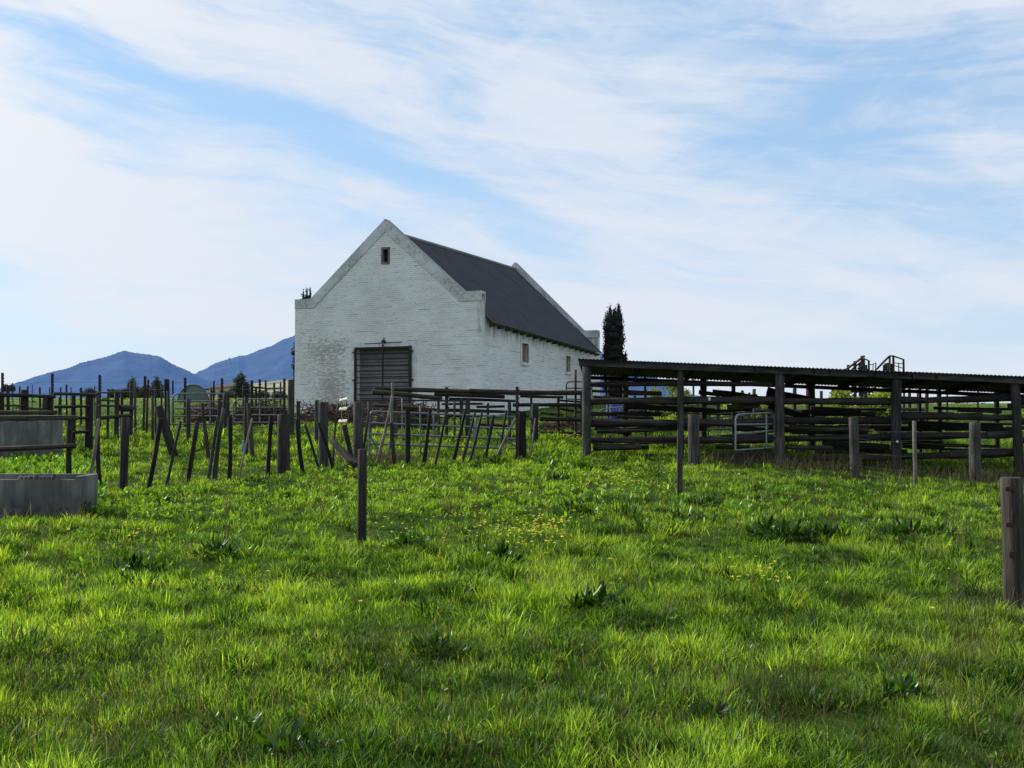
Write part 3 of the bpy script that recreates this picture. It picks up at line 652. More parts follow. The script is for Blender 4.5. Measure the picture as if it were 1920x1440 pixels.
ST = [ # label, xb, xt, yt, w, mat, depth offset
 ('pale thin stake leaning right behind the end of the concrete trough', 161, 185, 785, 7, 'wood_pale', 0),
 ('black stake just right of the concrete trough, leaning slightly left', 191, 183, 783, 9, 'wood_black', .1),
 ('straight round grey post right of the concrete trough', 232, 235.5, 783, 16, 'wood_gray', 0),
 ('black stake leaning right, first beyond the straight grey post', 278, 301, 784, 9, 'wood_black', 0),
 ('thick broken-topped post leaning left behind the black stakes', 328, 297, 762, 17, 'wood_dark', 7),
 ('thin dark stake crossing the foot of the thick leaning post', 313, 339, 789, 6, 'wood_dark', 0),
 ('black stake leaning right, below the left end of the narrow gate', 352, 370, 789, 9, 'wood_black', 0),
 ('brown round-topped stake leaning left below the narrow gate', 392, 379, 756, 8, 'wood_brown', 6),
 ('slim dark stake leaning right, touching the next grey one', 391, 409, 781, 7, 'wood_dark', 0),
 ('grey stake with a bright upper end leaning right below the narrow gate', 404, 420, 767, 9, 'wood_gray', 0),
 ('upright black stake below the gap between the two far gates', 429, 431, 782, 9, 'wood_black', 0),
 ('very thin bent pale stick leaning right before the gate nearest the barn', 449, 473, 784, 4.5, 'wood_pale', 0),
 ('light-topped brown post leaning slightly left before the gate nearest the barn', 474, 466, 756, 9, 'wood_brown', 5.5),
 ('black stake just left of the broad dark stump', 503, 509, 780, 9, 'wood_black', 0),
 ('broad round dark stump post below the left barn corner', 531, 531.5, 777, 25, 'wood_dark', 0),
 ('black curved stake just right of the broad stump', 570, 557, 787, 9, 'wood_black', 0),
 ('slim dark stake leaning left before the left thick grey post', 599, 572, 796, 6, 'wood_dark', .2),
 ('thick grey post below the weathered patch of the barn gable', 606, 606.5, 754, 19, 'wood_gray', 1.2),
 ('dark curved stake leaning against the left thick grey post', 624, 597, 793, 7.5, 'wood_black', .3),
 ('thick grey post below the left side of the barn door', 671, 671.5, 754, 20, 'wood_gray', 1.2),
 ('short dark brace leaning against the thick post by the barn door', 664, 645, 797, 10, 'wood_dark', .8),
 ('thin straight stick between the two thick grey posts', 626, 634, 757, 5, 'wood_gray', 1.5),
 ('thin grey stick leaning right beside the rounded gate end', 679, 693, 764, 5.5, 'wood_gray', 1.2),
 ('long pale pole leaning right over the left end of the wide gate', 705, 736, 742, 6.5, 'wood_pale', 1.0),
 ('tallest pale stick rising in front of the barn door', 727, 736, 717, 5.5, 'wood_pale', 2.2),
 ('grey stake leaning left behind the left half of the wide gate', 741, 734, 792, 8, 'wood_dark', .2),
 ('upright thick black stake in front of the wide gate', 763, 764, 770, 10.5, 'wood_black', 0),
 ('black stake leaning right beside the upright black one', 792, 806, 770, 8.5, 'wood_black', 0),
 ('slim dark stake leaning right, before the middle of the wide gate', 814, 837, 769, 5.5, 'wood_dark', 0),
 ('black stake leaning right, before the second upright of the wide gate', 849, 873, 769, 7.5, 'wood_black', 0),
 ('thin grey stake leaning right, left one of a close pair', 865, 891, 772, 5.5, 'wood_gray', 0),
 ('thin grey stake leaning right, right one of a close pair', 879, 904, 772, 5.5, 'wood_gray', .2),
 ('black stake leaning right, right of the close grey pair', 911, 926, 778, 7.5, 'wood_black', 0),
 ('thin dark stake almost upright near the right end of the wide gate', 938, 949, 771, 5, 'wood_dark', .1),
 ('pale slanting strut running up to the gate post', 929, 967, 784, 5.5, 'wood_pale', -.2),
 ('broad black gate post at the right end of the wide gate', 978, 978, 771, 17, 'wood_black', .2),
 ('light grey stick leaning right beside the gate post', 994, 1004, 784, 3.5, 'wood_pale', .8),
 ('mossy grey post standing between the gate post and the shed', 1003, 1003, 758, 14, 'wood_gray', 4.2)]
for lab, xb, xt, yt, w, mat, dd in ST:
    D = FD(xb) + dd
    stake('fence_post' if w > 13 else 'fence_stake', lab, 'post' if w > 13 else 'stake', xb, xt, yt, w, D, mat, G3, .02 if w < 12 else .006, .16 if w < 12 else .07, .8 if w < 9 else .93)
o = log('log', P(668, 873, FD(650) - .3), P(622, 826, FD(650) + .4), .085, .075, 'wood_dark', None, .01, .08, 12); tag(o, 'short thick log slanting in the grass behind the solitary meadow post', 'log')
# notched steel standards
G4 = 'notched steel fence standards'
def standard(px, yt, D, label, lean=0., w=.045):
    t = P(px, yt, D); X = P(px + lean, 800, D).x; zb = H(X, D); h = t.z - zb
    m = MB(); m.box((0, 0, h / 2 - .2), (w * 1.7, w, h + .4))
    for i in range(9): m.box((w * 1.08, 0, h - .08 - i * .115), (w * .55, w * .7, .05))
    o = m.build('steel_standard', 'rusty_steel', None, (X, D, zb)); o.rotation_euler = (0, math.atan2(t.x - X, h), 0)
    tag(o, label, 'fence post', G4)
for i, (px, yt, D, lab) in enumerate([(4.5, 699, 36, 'notched rusty steel standard at the left edge of the picture'), (98, 700, 36, 'notched steel standard against the left slope of the rounded hill'), (187, 703, 36, 'notched steel standard over the right end of the plank pen, below the hilltop'),
        (272, 705, 35.5, 'leaning notched steel standard between the two distant pines'), (347, 708, 37.5, 'notched steel standard rising in front of the green curved shelter'), (416, 709, 38, 'notched steel standard in front of the cream farmhouse'),
        (487, 711, 38.5, 'notched steel standard right of the pointed conifer'), (533, 709.5, 36, 'notched steel standard beside the tall post at the left barn corner'), (969.5, 725, 26.6, 'steel standard bound to the black gate post of the wide gate')]):
    standard(px, yt, D, lab, lean=-3 if i == 3 else 0)
standard(278, 712, 33.3, 'thin steel standard leaning right beside a taller leaning one', -4, .03)
standard(837.5, 726, 31.8, 'rusty steel post holding the long top log in front of the barn side wall', 0, .06)
# taller round posts of the pens on the left
G5 = 'pen posts left of the barn'
for lab, px, yt, w, D, mat in [
 ('tall thick round post at the left corner of the barn', 545.5, 712, 12.5, 34, 'wood_gray'), ('thick black pipe post left of the narrow far gate', 312.5, 711, 11, 31, 'wood_black'),
 ('grey post hung with the gate left of the green shelter', 353, 748, 9, 32, 'wood_gray'), ('broad grey post between the two far gates', 424, 738, 13, 34.5, 'wood_gray'), ('dark slim post in front of the right end of the narrow gate', 411, 747, 7, 33, 'wood_dark'),
 ('grey post in front of the left part of the gate nearest the barn', 462, 744, 9, 28, 'wood_gray'), ('dark short post under the tall barn-corner post', 559, 752, 8, 33, 'wood_dark'), ('square grey post before the rust heap, left of the thick grey post', 594, 750, 8.5, 31, 'wood_gray'),
 ('slim grey post right of the pen end post', 253, 716, 5.5, 34.5, 'wood_gray'), ('leaning grey rail post between the two distant pines', 286, 742, 5.5, 31.5, 'wood_gray'), ('thin post left of the thick black pipe post', 291.5, 726, 4, 33, 'wood_gray'),
 ('slim dark post beside the curved end of the green shelter', 324, 713, 3.5, 37, 'wood_dark'), ('pale thin stick leaning on the thick black pipe post', 314, 733, 3.5, 30.5, 'wood_pale'),
 ('rail-topped post left of the dark conifer', 442, 726, 4, 40, 'wood_dark'), ('post in front of the dark conifer', 457, 722, 4.5, 38, 'wood_gray'), ('broad post right of the conifer', 472, 713, 6, 38, 'wood_dark'),
 ('grey post, left one of two before the pale scrubby slope', 498, 713, 4.5, 39, 'wood_gray'), ('grey post, right one of two before the pale scrubby slope', 514, 718, 4.5, 39, 'wood_gray'), ('thin post before the pale scrubby slope, nearest the barn corner', 526, 716, 3.5, 38, 'wood_gray'),
 ('dark post in front of the cream farmhouse', 401, 714, 4, 38, 'wood_dark'), ('slim post by the roof of the cream farmhouse', 396, 726, 3.5, 39, 'wood_dark')]:
    stake('pen_post', lab, 'post', px, px, yt, w, D, mat, G5, .006, .06, .95)
G6 = 'short posts on the far side of the left pen'
FP = [(15, 723, 6.5), (23.5, 718, 2), (37, 724.5, 3.6), (52, 724, 3.6), (60.5, 721, 1.6), (74.5, 726, 4), (93, 725.5, 2.2), (113.5, 726, 3.2), (124.5, 721, 3.8), (133, 726, 2.2), (151.5, 727, 4.6), (177.5, 724, 2.4)]
ordw = ['leftmost', 'second from the left', 'third from the left', 'fourth from the left', 'fifth from the left', 'sixth from the left', 'sixth from the right', 'fifth from the right', 'fourth from the right', 'third from the right', 'second from the right', 'rightmost']
for (px, yt, w), od in zip(FP, ordw):
    stake('pen_post', ('short far post' if w > 3 else 'thin far stick') + ' above the plank pen rails, ' + od + ' of the row', 'post', px, px, yt, w, 37 + px * .01, 'wood_dark', G6, .006, .06, .95)
# ------------------------------------------------------------------ pole fences (posts and rails nailed together)
def pole_fence(label, D0, D1, xa, xb, posts, rails, group='timber pole fences', cat='fence'):
    Dp = lambda px: D0 + (D1 - D0) * (px - xa) / (xb - xa)
    A = P((xa + xb) / 2, 800, (D0 + D1) / 2)
    root = thing('pole_fence', (A.x, A.y, H(A.x, A.y)), label, cat, group)
    for px, yt, w, mat in posts:
        D = Dp(px); t = P(px, yt, D); r = w / 2 * pxm(D)
        log('post', (t.x, D, H(t.x, D) - .3), t, r * 1.03, r * .97, mat, root, .006, .07, 10)
    for r_ in rails:
        x0, y0, x1, y1, w, mat = r_[:6]; dd = r_[6] if len(r_) > 6 else -.12
        r = w / 2 * pxm(Dp((x0 + x1) / 2)); log('rail', P(x0, y0, Dp(x0) + dd), P(x1, y1, Dp(x1) + dd), r * 1.04, r * .92, mat, root, .006, .11, 9)
    return root
pole_fence('low two-rail grey fence standing behind the concrete trough', 17.4, 17.6, 0, 150, [(131, 786, 11, 'wood_brown'), (-70, 786, 11, 'wood_brown')], [(-90, 784, 146, 783.5, 10.5, 'wood_mossy'), (-90, 848, 143, 836, 10, 'wood_brown')])
pole_fence('dark plank pen with a double top rail at the left edge of the picture', 27.0, 28.5, 0, 190,
    [(168, 737, 15, 'wood_dark'), (92, 745, 9, 'wood_dark'), (46, 731, 14, 'wood_dark'), (-45, 735, 12, 'wood_dark'), (3, 735, 9, 'wood_dark'), (112, 745, 5, 'wood_gray'), (138, 742, 8, 'wood_dark')],
    [(-80, 739, 104, 744, 8, 'wood_dark'), (100, 738, 182, 740, 6, 'wood_dark'), (9, 760.5, 49, 761, 3.5, 'wood_dark'), (54, 766, 84, 767, 4.5, 'wood_dark'), (102, 763, 168, 762, 5.5, 'wood_dark'), (137, 784.5, 167, 784, 5, 'wood_black'), (136, 811, 168, 809, 6, 'wood_black'), (-80, 773, 107, 773.5, 8.5, 'wood_brown', -.4), (84, 745, 84, 790, 8, 'wood_dark')])
pole_fence('grey post-and-rail pen ending at two tall posts left of the leaning thick post', 31.5, 33, 180, 262, [(183.5, 736, 7, 'wood_gray'), (203, 729, 5, 'wood_gray'), (219.5, 736, 9.5, 'wood_gray'), (229, 738, 5, 'wood_dark'), (246.5, 720, 7, 'wood_gray')],
    [(182, 736.5, 247, 735, 2.6, 'wood_gray'), (185, 750, 218, 752, 4, 'wood_mossy'), (184, 760, 216, 761, 4.5, 'wood_mossy'), (184, 784, 246, 779, 7, 'wood_dark'), (225, 765, 248, 766, 12, 'wood_dark')])
pole_fence('short dark double rail between the distant pines and the black pipe post', 34, 34, 275, 310, [(303, 720, 3.5, 'wood_dark'), (277, 728, 3, 'wood_dark')], [(276, 732.5, 309, 731, 3, 'wood_dark'), (276, 738, 306, 740, 2.5, 'wood_dark')])
pole_fence('weathered rail fence below the conifer and the pale scrubby slope', 40, 40, 430, 540, [(480, 726, 4.5, 'wood_dark')], [(438, 730, 478, 732, 2.5, 'wood_dark'), (470, 726, 500, 728, 3.5, 'wood_dark'), (440, 739, 475, 741, 2, 'wood_gray'), (498, 729, 530, 728, 3, 'wood_dark')])
pole_fence('heap-like log fence with a long top log before the barn side wall', 31, 32.5, 690, 1095,
    [(865, 747, 7, 'wood_gray'), (822, 752, 6, 'wood_gray'), (877, 749, 10, 'wood_gray'), (852, 754, 5, 'wood_gray'), (996, 742, 5, 'wood_dark'), (1047, 744, 5, 'wood_dark'), (1079.5, 693, 4.5, 'rusty_steel'), (1090, 738, 5, 'wood_dark'), (915, 756, 5, 'wood_gray'), (955, 752, 7, 'wood_gray'), (740, 746, 12, 'wood_gray'), (693, 752, 8, 'wood_gray')],
    [(702, 729, 885, 734.5, 8.5, 'wood_dark'), (880, 733.5, 1098, 736.5, 9.5, 'wood_dark'), (698, 735, 829, 747.5, 9, 'wood_mossy', -.35), (814, 739, 946, 744, 8, 'wood_dark', .1), (975, 742, 1056, 745, 6, 'wood_mossy', .1), (676, 751, 872, 752, 3.5, 'wood_gray', -.5), (842, 748, 966, 752, 6, 'wood_dark', .2), (962, 759.5, 1095, 759.5, 7, 'wood_dark'), (1045, 750, 1095, 754, 4, 'wood_dark', .2),
     (700, 760, 800, 766, 6, 'wood_mossy', .3), (790, 767, 840, 771, 7, 'wood_mossy', .3), (828, 758, 905, 757, 4.5, 'wood_mossy', .2), (893, 763, 946, 762, 5, 'wood_dark', .3), (840, 769, 976, 773, 6.5, 'wood_dark', .1), (1012, 774, 1056, 778, 5, 'wood_mossy', .1), (1012, 785.5, 1098, 787.5, 8, 'wood_dark'), (1014, 810.5, 1098, 812.5, 5, 'wood_mossy'), (838, 780, 900, 781, 5, 'wood_mossy', .4), (745, 783, 800, 788, 6, 'wood_mossy', .4), (900, 796, 960, 799, 5, 'wood_dark', .4), (1050, 766, 1095, 775, 4, 'wood_dark', .3)])
# thin uprights inside the log fence are galvanised droppers
G7 = 'thin galvanised droppers in front of the barn'
for lab, px, yt, w in (('thin galvanised dropper with a bent top behind the wide gate', 788, 760, 3.5), ('slim pale dropper left of the barn log fence uprights', 754, 747, 3), ('pale steel dropper behind the close grey stake pair', 892, 782, 4), ('slim pale dropper behind the black stakes of the wide gate', 813, 770, 3)):
    o = stake('dropper', lab, 'post', px, px, yt, w, 29.5, 'galvanised', G7, .002, .02, 1)
# ------------------------------------------------------------------ wires
def wires(label, runs, r=.0026):
    m = MB()
    for pts in runs:
        out = []
        for a, b in zip(pts[:-1], pts[1:]):
            for k in range(4):
                t = k / 4; p = a.lerp(b, t); p.z -= .03 * math.sin(math.pi * t); out.append(p)
        out.append(pts[-1]); m.tube(out, r, 4, cap=False)
    o = m.build('fence_wire', 'wire_steel'); tag(o, label, 'fence wire')
wires('thin wire strands strung along the leaning stakes', [[Vector((P(x, 800, FD(x)).x, FD(x) - .06, H(P(x, 800, FD(x)).x, FD(x)) + h)) for x in (190, 232, 290, 360, 430, 531, 606, 671, 763, 860, 972)] for h in (.35, .58, .82, 1.05)])
rp = [(972, 26.3), (1101, 26.4), (1301, 24.4), (1602, 22.6), (1716, 21.0), (1828, 23.2), (1960, 23.2)]
wires('thin wire strands strung past the posts in front of the cattle shed', [[Vector((P(x, 800, D).x, D, H(P(x, 800, D).x, D) + h)) for x, D in rp] for h in (.3, .6, .9, 1.12)])
wires('thin wire strands between the notched steel standards', [[Vector((P(x, 800, D).x, D - .05, H(P(x, 800, D).x, D) + h)) for x, D in ((4.5, 36), (98, 36), (187, 36), (272, 35.5), (347, 37.5), (416, 38), (487, 38.5), (533, 36))] for h in (.9, 1.3, 1.7)], .003)
# ------------------------------------------------------------------ troughs
def trough(label, x0, x1, Y, dep, z0, z1, th, jag):
    e = thing('concrete_trough', (x1, Y, z0), label, 'trough', 'concrete troughs in the left meadow'); L = e.location
    lo = lambda a, b: MB().span(tuple(Vector(a) - L), tuple(Vector(b) - L))
    def wall(name, a, b): return lo(a, b).build(name, 'trough_concrete', e)
    wall('front_wall', (x0, Y, z0 - .3), (x1 - th, Y + th, z1 - .04)); wall('back_wall', (x0, Y + dep - th, z0 - .3), (x1 - th, Y + dep, z1 + .015))
    wall('end_wall', (x1 - th, Y - .004, z0 - .3), (x1, Y + dep + .004, z1 + .01)); wall('end_wall', (x0 - th, Y - .004, z0 - .3), (x0, Y + dep + .004, z1))
    wall('floor', (x0, Y + th, z0 - .1), (x1 - th, Y + dep - th, z0 + .15))
    if jag:
        m = MB(); r = random.Random(4)
        for i in range(9): m.tube([Vector((x1 - .95 + i * .07 + r.random() * .03, Y + .04, z1 - .07)) - L, Vector((x1 - .9 + i * .07, Y + .05, z1 + .0 + .05 * r.random())) - L], .035, 6, .3, i)
        m.build('crumbled_rim', 'trough_concrete', e)
xt = P(151, 900, 15.0).x
trough('long grey concrete trough with stained side in the near left meadow', -10.4, xt, 15.0, .62, H(-8, 15), .685, .085, True)
xt2 = P(92, 800, 26.0).x
trough('second concrete trough behind the low two-rail fence', -17.5, xt2, 26.0, .8, H(xt2, 26.0), P(50, 789, 26.0).z, .1, False)
# ------------------------------------------------------------------ smaller things round the yard
def feeder():
    D = 30.0; b = P(645, 800, D); e = thing('rack', (b.x, D, H(b.x, D)), 'three pale trays stacked on a thin rod between the two thick grey posts', 'rack'); L = e.location
    top = P(641, 745, D) - L; m = MB(); m.tube([Vector((top.x, 0, 0)), top], .016, 6); m.build('rod', 'wood_pale', e)
    m = MB(); t2 = P(649, 748, D) - L; m.tube([Vector((t2.x, .1, 0)), t2 + Vector((0, .1, 0))], .016, 6); m.build('rod', 'wood_gray', e)
    for (xa, ya, xb, yb) in ((637, 751, 651, 748), (636.5, 767, 650, 766.5), (635, 790, 650.5, 789.5)):
        a, b_ = P(xa, ya, D) - L, P(xb, yb, D) - L; c = (a + b_) / 2; w = (b_ - a).length
        M = Matrix.Rotation(-math.atan2(b_.z - a.z, b_.x - a.x), 3, 'Y') @ Matrix.Rotation(.30, 3, 'X'); m = MB(); m.box((0, 0, 0), (w, .22, .05), M); m.tube([M @ Vector((-w / 2, -.14, .02)), M @ Vector((w / 2, -.14, .02))], .022, 6)
        m.build('tray', 'tray_cream', e, c)
feeder()
def ramp(label, pts_post, rails, D, group='loading ramps behind the shed'):
    A = P(pts_post[0][0], 760, D); e = thing('loading_ramp', (A.x, D, H(A.x, D)), label, 'loading ramp', group)
    for px, yt, w in pts_post:
        t = P(px, yt, D + random.uniform(-.4, .4)); r = w / 2 * 1.2 * pxm(D); log('post', (t.x, t.y, H(t.x, t.y) - .2), t, r, r, 'wood_dark', e, .002, .02, 4, True)
    for x0, y0, x1, y1, w, mat in rails:
        r = w / 2 * pxm(D); log('rail', P(x0, y0, D - .5), P(x1, y1, D - .5), r, r * .95, mat, e, .004, .05, 7)
ramp('left loading ramp with a rising pale handrail, behind the shed roof', [(1616, 667, 4.5), (1620, 672, 3.5), (1629, 676, 3.5), (1603, 677, 5.5), (1590, 684, 4.5)], [(1585, 694, 1621, 667.5, 4.5, 'wood_gray'), (1598, 692, 1622, 673, 3, 'wood_brown'), (1620, 672, 1630, 677, 2.5, 'maroon_steel'), (1608, 692, 1619, 684, 3, 'wood_gray'), (1621, 690, 1629, 693, 2, 'maroon_steel'), (1567, 755, 1602, 722, 4, 'wood_gray'), (1580, 757, 1620, 724, 3.5, 'wood_gray'), (1560, 745, 1590, 720, 3, 'wood_dark')], 43)
ramp('right loading ramp with a boxed landing, behind the shed roof', [(1668, 668, 3.5), (1675, 668, 4), (1694, 674, 3.5), (1661, 681, 5), (1665, 680, 4), (1671, 682, 5), (1658, 684, 5), (1624, 684, 4), (1612, 680, 5), (1685, 681, 1.8)], [(1643, 693, 1667, 668.5, 4, 'maroon_steel'), (1667, 667.5, 1676, 667.5, 3, 'maroon_steel'), (1676, 668, 1695, 674.5, 2.8, 'maroon_steel'), (1676, 680.5, 1694, 682, 1.6, 'rusty_steel'), (1676, 685, 1694, 691, 1.6, 'rusty_steel'), (1630, 684, 1638, 683, 1.5, 'rusty_steel'), (1637, 683, 1643, 680, 1.5, 'rusty_steel')], 44)
for i, (lab, px, yt, w, D) in enumerate([('thin steel post between the two loading ramps', 1642, 680, 2.2, 44), ('slim post between the loading ramps, left one', 1637, 683, 1.8, 44.5), ('dark post in the gap right of the fourth shed post', 1738, 727, 7, 38), ('bare post against the green hillside behind the shed', 1776, 738, 4, 40), ('right-hand bare post against the green hillside behind the shed', 1834, 730, 4, 39),
        ('slim pale post behind the mossy rail left in the shed', 1300, 711, 4, 40), ('post rising behind the second bay of the shed', 1405, 736, 5, 38), ('short post end above the shed middle rail, right of the post rising there', 1412, 731, 3, 38), ('square post top above the middle rail near the third shed post', 1414.5, 729, 6, 36), ('lone slim post beside the blue sheet', 1141, 700, 4, 36)]):
    stake('pen_post', lab, 'post', px, px, yt, w, D, 'wood_brown' if w > 3 else 'rusty_steel', 'posts in the yard behind the shed', .004, .05, .95)
def shelter():
    D = 58.0; a, b = P(338, 750, D), P(397, 750, D); R_ = (b.x - a.x) / 2; cx = (a.x + b.x) / 2; z0 = H(cx, D) - .1; top = P(360, 722, D).z
    e = thing('curved_shelter', (cx, D, z0), 'low half-round shelter of green ribbed sheet behind the narrow far gate', 'shelter')
    m = MB(); n = 14; hh = top - z0; ln = 5.0; vs = []; ny = 40
    for j in range(ny + 1):
        y = ln * j / ny; bulge = 1 + .012 * (1 if j % 4 == 0 else 0)
        for i in range(n + 1):
            an = math.pi * i / n; vs.append((-R_ * math.cos(an) * bulge + y * -.30, y - .5, hh * math.sin(an) * bulge))
    m.add(vs, [(j * (n + 1) + i, j * (n + 1) + i + 1, (j + 1) * (n + 1) + i + 1, (j + 1) * (n + 1) + i) for j in range(ny) for i in range(n)], True); m.build('curved_roof', 'green_sheet', e)
    m = MB(); m.add([(-R_ * math.cos(math.pi * i / n) * .98, -.45, hh * math.sin(math.pi * i / n) * .98) for i in range(n + 1)], [tuple(range(n + 1))]); m.build('end_panel', 'green_sheet', e)
    for k in range(4):
        m = MB(); m.tube([(-R_ * math.cos(math.pi * i / n) * 1.015 - k * .3 * 1.2, -.5 + k * 1.2, hh * math.sin(math.pi * i / n) * 1.015) for i in range(n + 1)], .03, 5); m.build('rib', 'green_sheet', e)
shelter()
def farmhouse():
    D = 150.0; a, b = P(379, 730, D), P(448, 722, D); zt = P(400, 727, D).z
    e = thing('farmhouse', (a.x, D, -1), 'distant cream farmhouse with a long brown roof left of the conifer', 'farmhouse'); L = e.location
    w = b.x - a.x; z1 = P(400, 726, D).z - L.z; zr = P(420, 717, D).z - L.z
    MB().span((1, 0, 0), (w, 7, z1)).build('wall', 'cream_wall', e)
    m = MB(); m.add([(-.6, -.6, z1 - .35), (w + .6, -.6, z1 + .25), (w + .6, 7.6, z1 + .25), (-.6, 7.6, z1 - .35), (2.2, 3.5, zr - .3), (w - .5, 3.5, zr + .4)], [(0, 1, 5, 4), (2, 3, 4, 5), (0, 4, 3), (1, 2, 5), (0, 3, 2, 1)]); m.build('roof', 'brown_roof', e)
    for i in range(4): MB().span((1.4 + i * 1.3, -.05, z1 - 1.3), (2.0 + i * 1.3, -.01, z1 - .5)).build('window', 'maroon_steel', e)
farmhouse()
pole_fence('tangle of dark pole fences in the yard behind the shed', 38, 39.5, 1180, 1720, [(px, yt, w, 'wood_dark') for px, yt, w in ((1190, 742, 6), (1232, 740, 5), (1290, 735, 6), (1346, 738, 7), (1392, 732, 6), (1440, 735, 7), (1490, 728, 7), (1540, 733, 6), (1578, 722, 6), (1640, 726, 7), (1668, 716, 7), (1705, 722, 6), (1722, 730, 6))],
    [(1180, 752, 1350, 757, 7, 'wood_dark'), (1300, 748, 1500, 756, 7, 'wood_dark'), (1470, 748, 1640, 752, 7, 'wood_mossy'), (1620, 742, 1730, 747, 6, 'wood_dark'), (1180, 772, 1400, 777, 7, 'wood_dark'), (1390, 770, 1600, 772, 7, 'wood_dark'), (1590, 766, 1735, 768, 7, 'wood_mossy'), (1180, 791, 1380, 793, 6, 'wood_dark'), (1420, 786, 1735, 788, 7, 'wood_dark'), (1560, 733, 1700, 735, 5, 'wood_dark')])
def blue_sheet():
    D = 37.0; e = thing('drum', P(1150, 800, D), 'blue drum half hidden behind the rails at the left end of the shed', 'drum'); L = e.location
    c = P(1152, 790, D); t = P(1152, 757, D); m = MB(); m.tube([c - L + Vector((0, 0, -.6)), c - L, c.lerp(t, .33) - L, c.lerp(t, .36) - L, c.lerp(t, .66) - L, c.lerp(t, .69) - L, t - L], [.30, .30, .30, .315, .315, .30, .29], 16); m.build('drum_body', 'blue_sheet', e)
    m = MB(); m.tube([t - L, t - L + Vector((0, 0, .02))], .25, 16); m.build('lid', 'blue_sheet', e)
blue_sheet()
def bottle():
    D = FD(455) + .6; p = P(456, 838, D); e = thing('plastic_bottle', p, 'blue plastic bottle hanging in the fence below the gate nearest the barn', 'bottle')
    MB().tube([(0, 0, -.11), (0, 0, -.09), (0, 0, .06), (0, 0, .10), (0, 0, .13)], [.03, .036, .036, .016, .014], 10).build('body', 'bottle_plastic', e)
    MB().tube([(0, 0, .13), (0, 0, .15)], .018, 8).build('cap', 'white_plastic', e)
bottle()
# ------------------------------------------------------------------ vegetation
def mesh_np(name, V, Q, tint, mat, smooth=False):
    "V (n,3), Q (m,4) quads, tint (n,3) linear colour per vertex"
    me = bpy.data.meshes.new(name); n, k = len(V), len(Q)
    me.vertices.add(n); me.vertices.foreach_set('co', np.ascontiguousarray(V, np.float32).ravel())
    me.loops.add(k * 4); me.loops.foreach_set('vertex_index', np.ascontiguousarray(Q, np.int32).ravel())
    me.polygons.add(k); me.polygons.foreach_set('loop_start', np.arange(0, k * 4, 4, dtype=np.int32))
    if smooth: me.polygons.foreach_set('use_smooth', np.ones(k, bool))
    at = me.attributes.new('tint', 'FLOAT_COLOR', 'POINT')
    at.data.foreach_set('color', np.concatenate([np.clip(tint, 0, 1), np.ones((n, 1))], 1).astype(np.float32).ravel())
    me.update(calc_edges=True); me.materials.append(MATS[mat])
    o = bpy.data.objects.new(name, me); COL.objects.link(o); return o
def ground_at(px, py):
    lo = 2.5; Y = lo
    while Y < 140:
        p = P(px, py, Y)
        if p.z < H(p.x, Y): return p.x, Y
        Y += .1
    return P(px, py, 60).x, 60.
def blade_arrays(X, Y, Z, L, Wd, az, lean, curl, c0, c1):
    n = len(X); ts = np.array([0, .38, .72, 1.]); ws = np.array([.8, 1., .68, .06])
    d = np.stack([np.cos(az), np.sin(az)], -1)
    tw = az + np.pi / 2 + rng.normal(0, .5, n); wd = np.stack([np.cos(tw), np.sin(tw)], -1)
    V = np.empty((n, 8, 3), np.float32); C = np.empty((n, 8, 3), np.float32)
    for i, (t, w) in enumerate(zip(ts, ws)):
        hz = L * (np.sin(lean) * t + .62 * curl * t * t); vz = L * (np.cos(lean) * t - .30 * curl * t * t * t)
        cx, cy = X + d[:, 0] * hz, Y + d[:, 1] * hz
        for s, sg in ((0, -1), (1, 1)):
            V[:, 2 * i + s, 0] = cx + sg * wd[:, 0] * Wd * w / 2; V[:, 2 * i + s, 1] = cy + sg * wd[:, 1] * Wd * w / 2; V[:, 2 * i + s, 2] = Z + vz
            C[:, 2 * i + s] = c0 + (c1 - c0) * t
    q = np.array([[0, 1, 3, 2], [2, 3, 5, 4], [4, 5, 7, 6]])
    Q = (np.arange(n)[:, None, None] * 8 + q).reshape(-1, 4)
    return V.reshape(-1, 3), Q, C.reshape(-1, 3)
def leaf_arrays(c, d, u, L, Wd, col):
    "pointed leaves with a fold: base c, direction d, side u"
    n = len(c); nrm = np.cross(d, u)
    pts = [c, c + d * (L * .30)[:, None] + u * (Wd * .42)[:, None], c + d * (L * .30)[:, None] - u * (Wd * .42)[:, None],
           c + d * (L * .66)[:, None] + u * (Wd * .44)[:, None] + nrm * (L * .04)[:, None], c + d * (L * .66)[:, None] - u * (Wd * .44)[:, None] + nrm * (L * .04)[:, None], c + d * L[:, None] - nrm * (L * .10)[:, None]]
    # quads: base fan is made of two folded halves along a midrib
    mid1 = c + d * (L * .32)[:, None] - nrm * (Wd * .14)[:, None]; mid2 = c + d * (L * .66)[:, None] - nrm * (Wd * .12)[:, None]
    V = np.stack([pts[0], pts[1], pts[2], pts[3], pts[4], pts[5], mid1, mid2], 1)
    q = np.array([[0, 1, 3, 6], [0, 6, 4, 2], [6, 3, 5, 7], [6, 7, 5, 4]])
    Q = (np.arange(n)[:, None, None] * 8 + q).reshape(-1, 4)
    C = np.repeat(col[:, None, :], 8, 1); C[:, 0] *= .7; C[:, 6:] *= .85
    return V.reshape(-1, 3), Q, C.reshape(-1, 3)
def unit(a): return a / np.maximum(np.linalg.norm(a, axis=-1, keepdims=True), 1e-6)
def bright_field(X, Y):
    return .24 * vnoise(X * .6, Y, 1.3, 1) + .40 * vnoise(X * .8, Y, .50, 2) + .36 * vnoise(X, Y, .20, 3)  # patchy grass tone; shaded hollows are painted in through its darker end
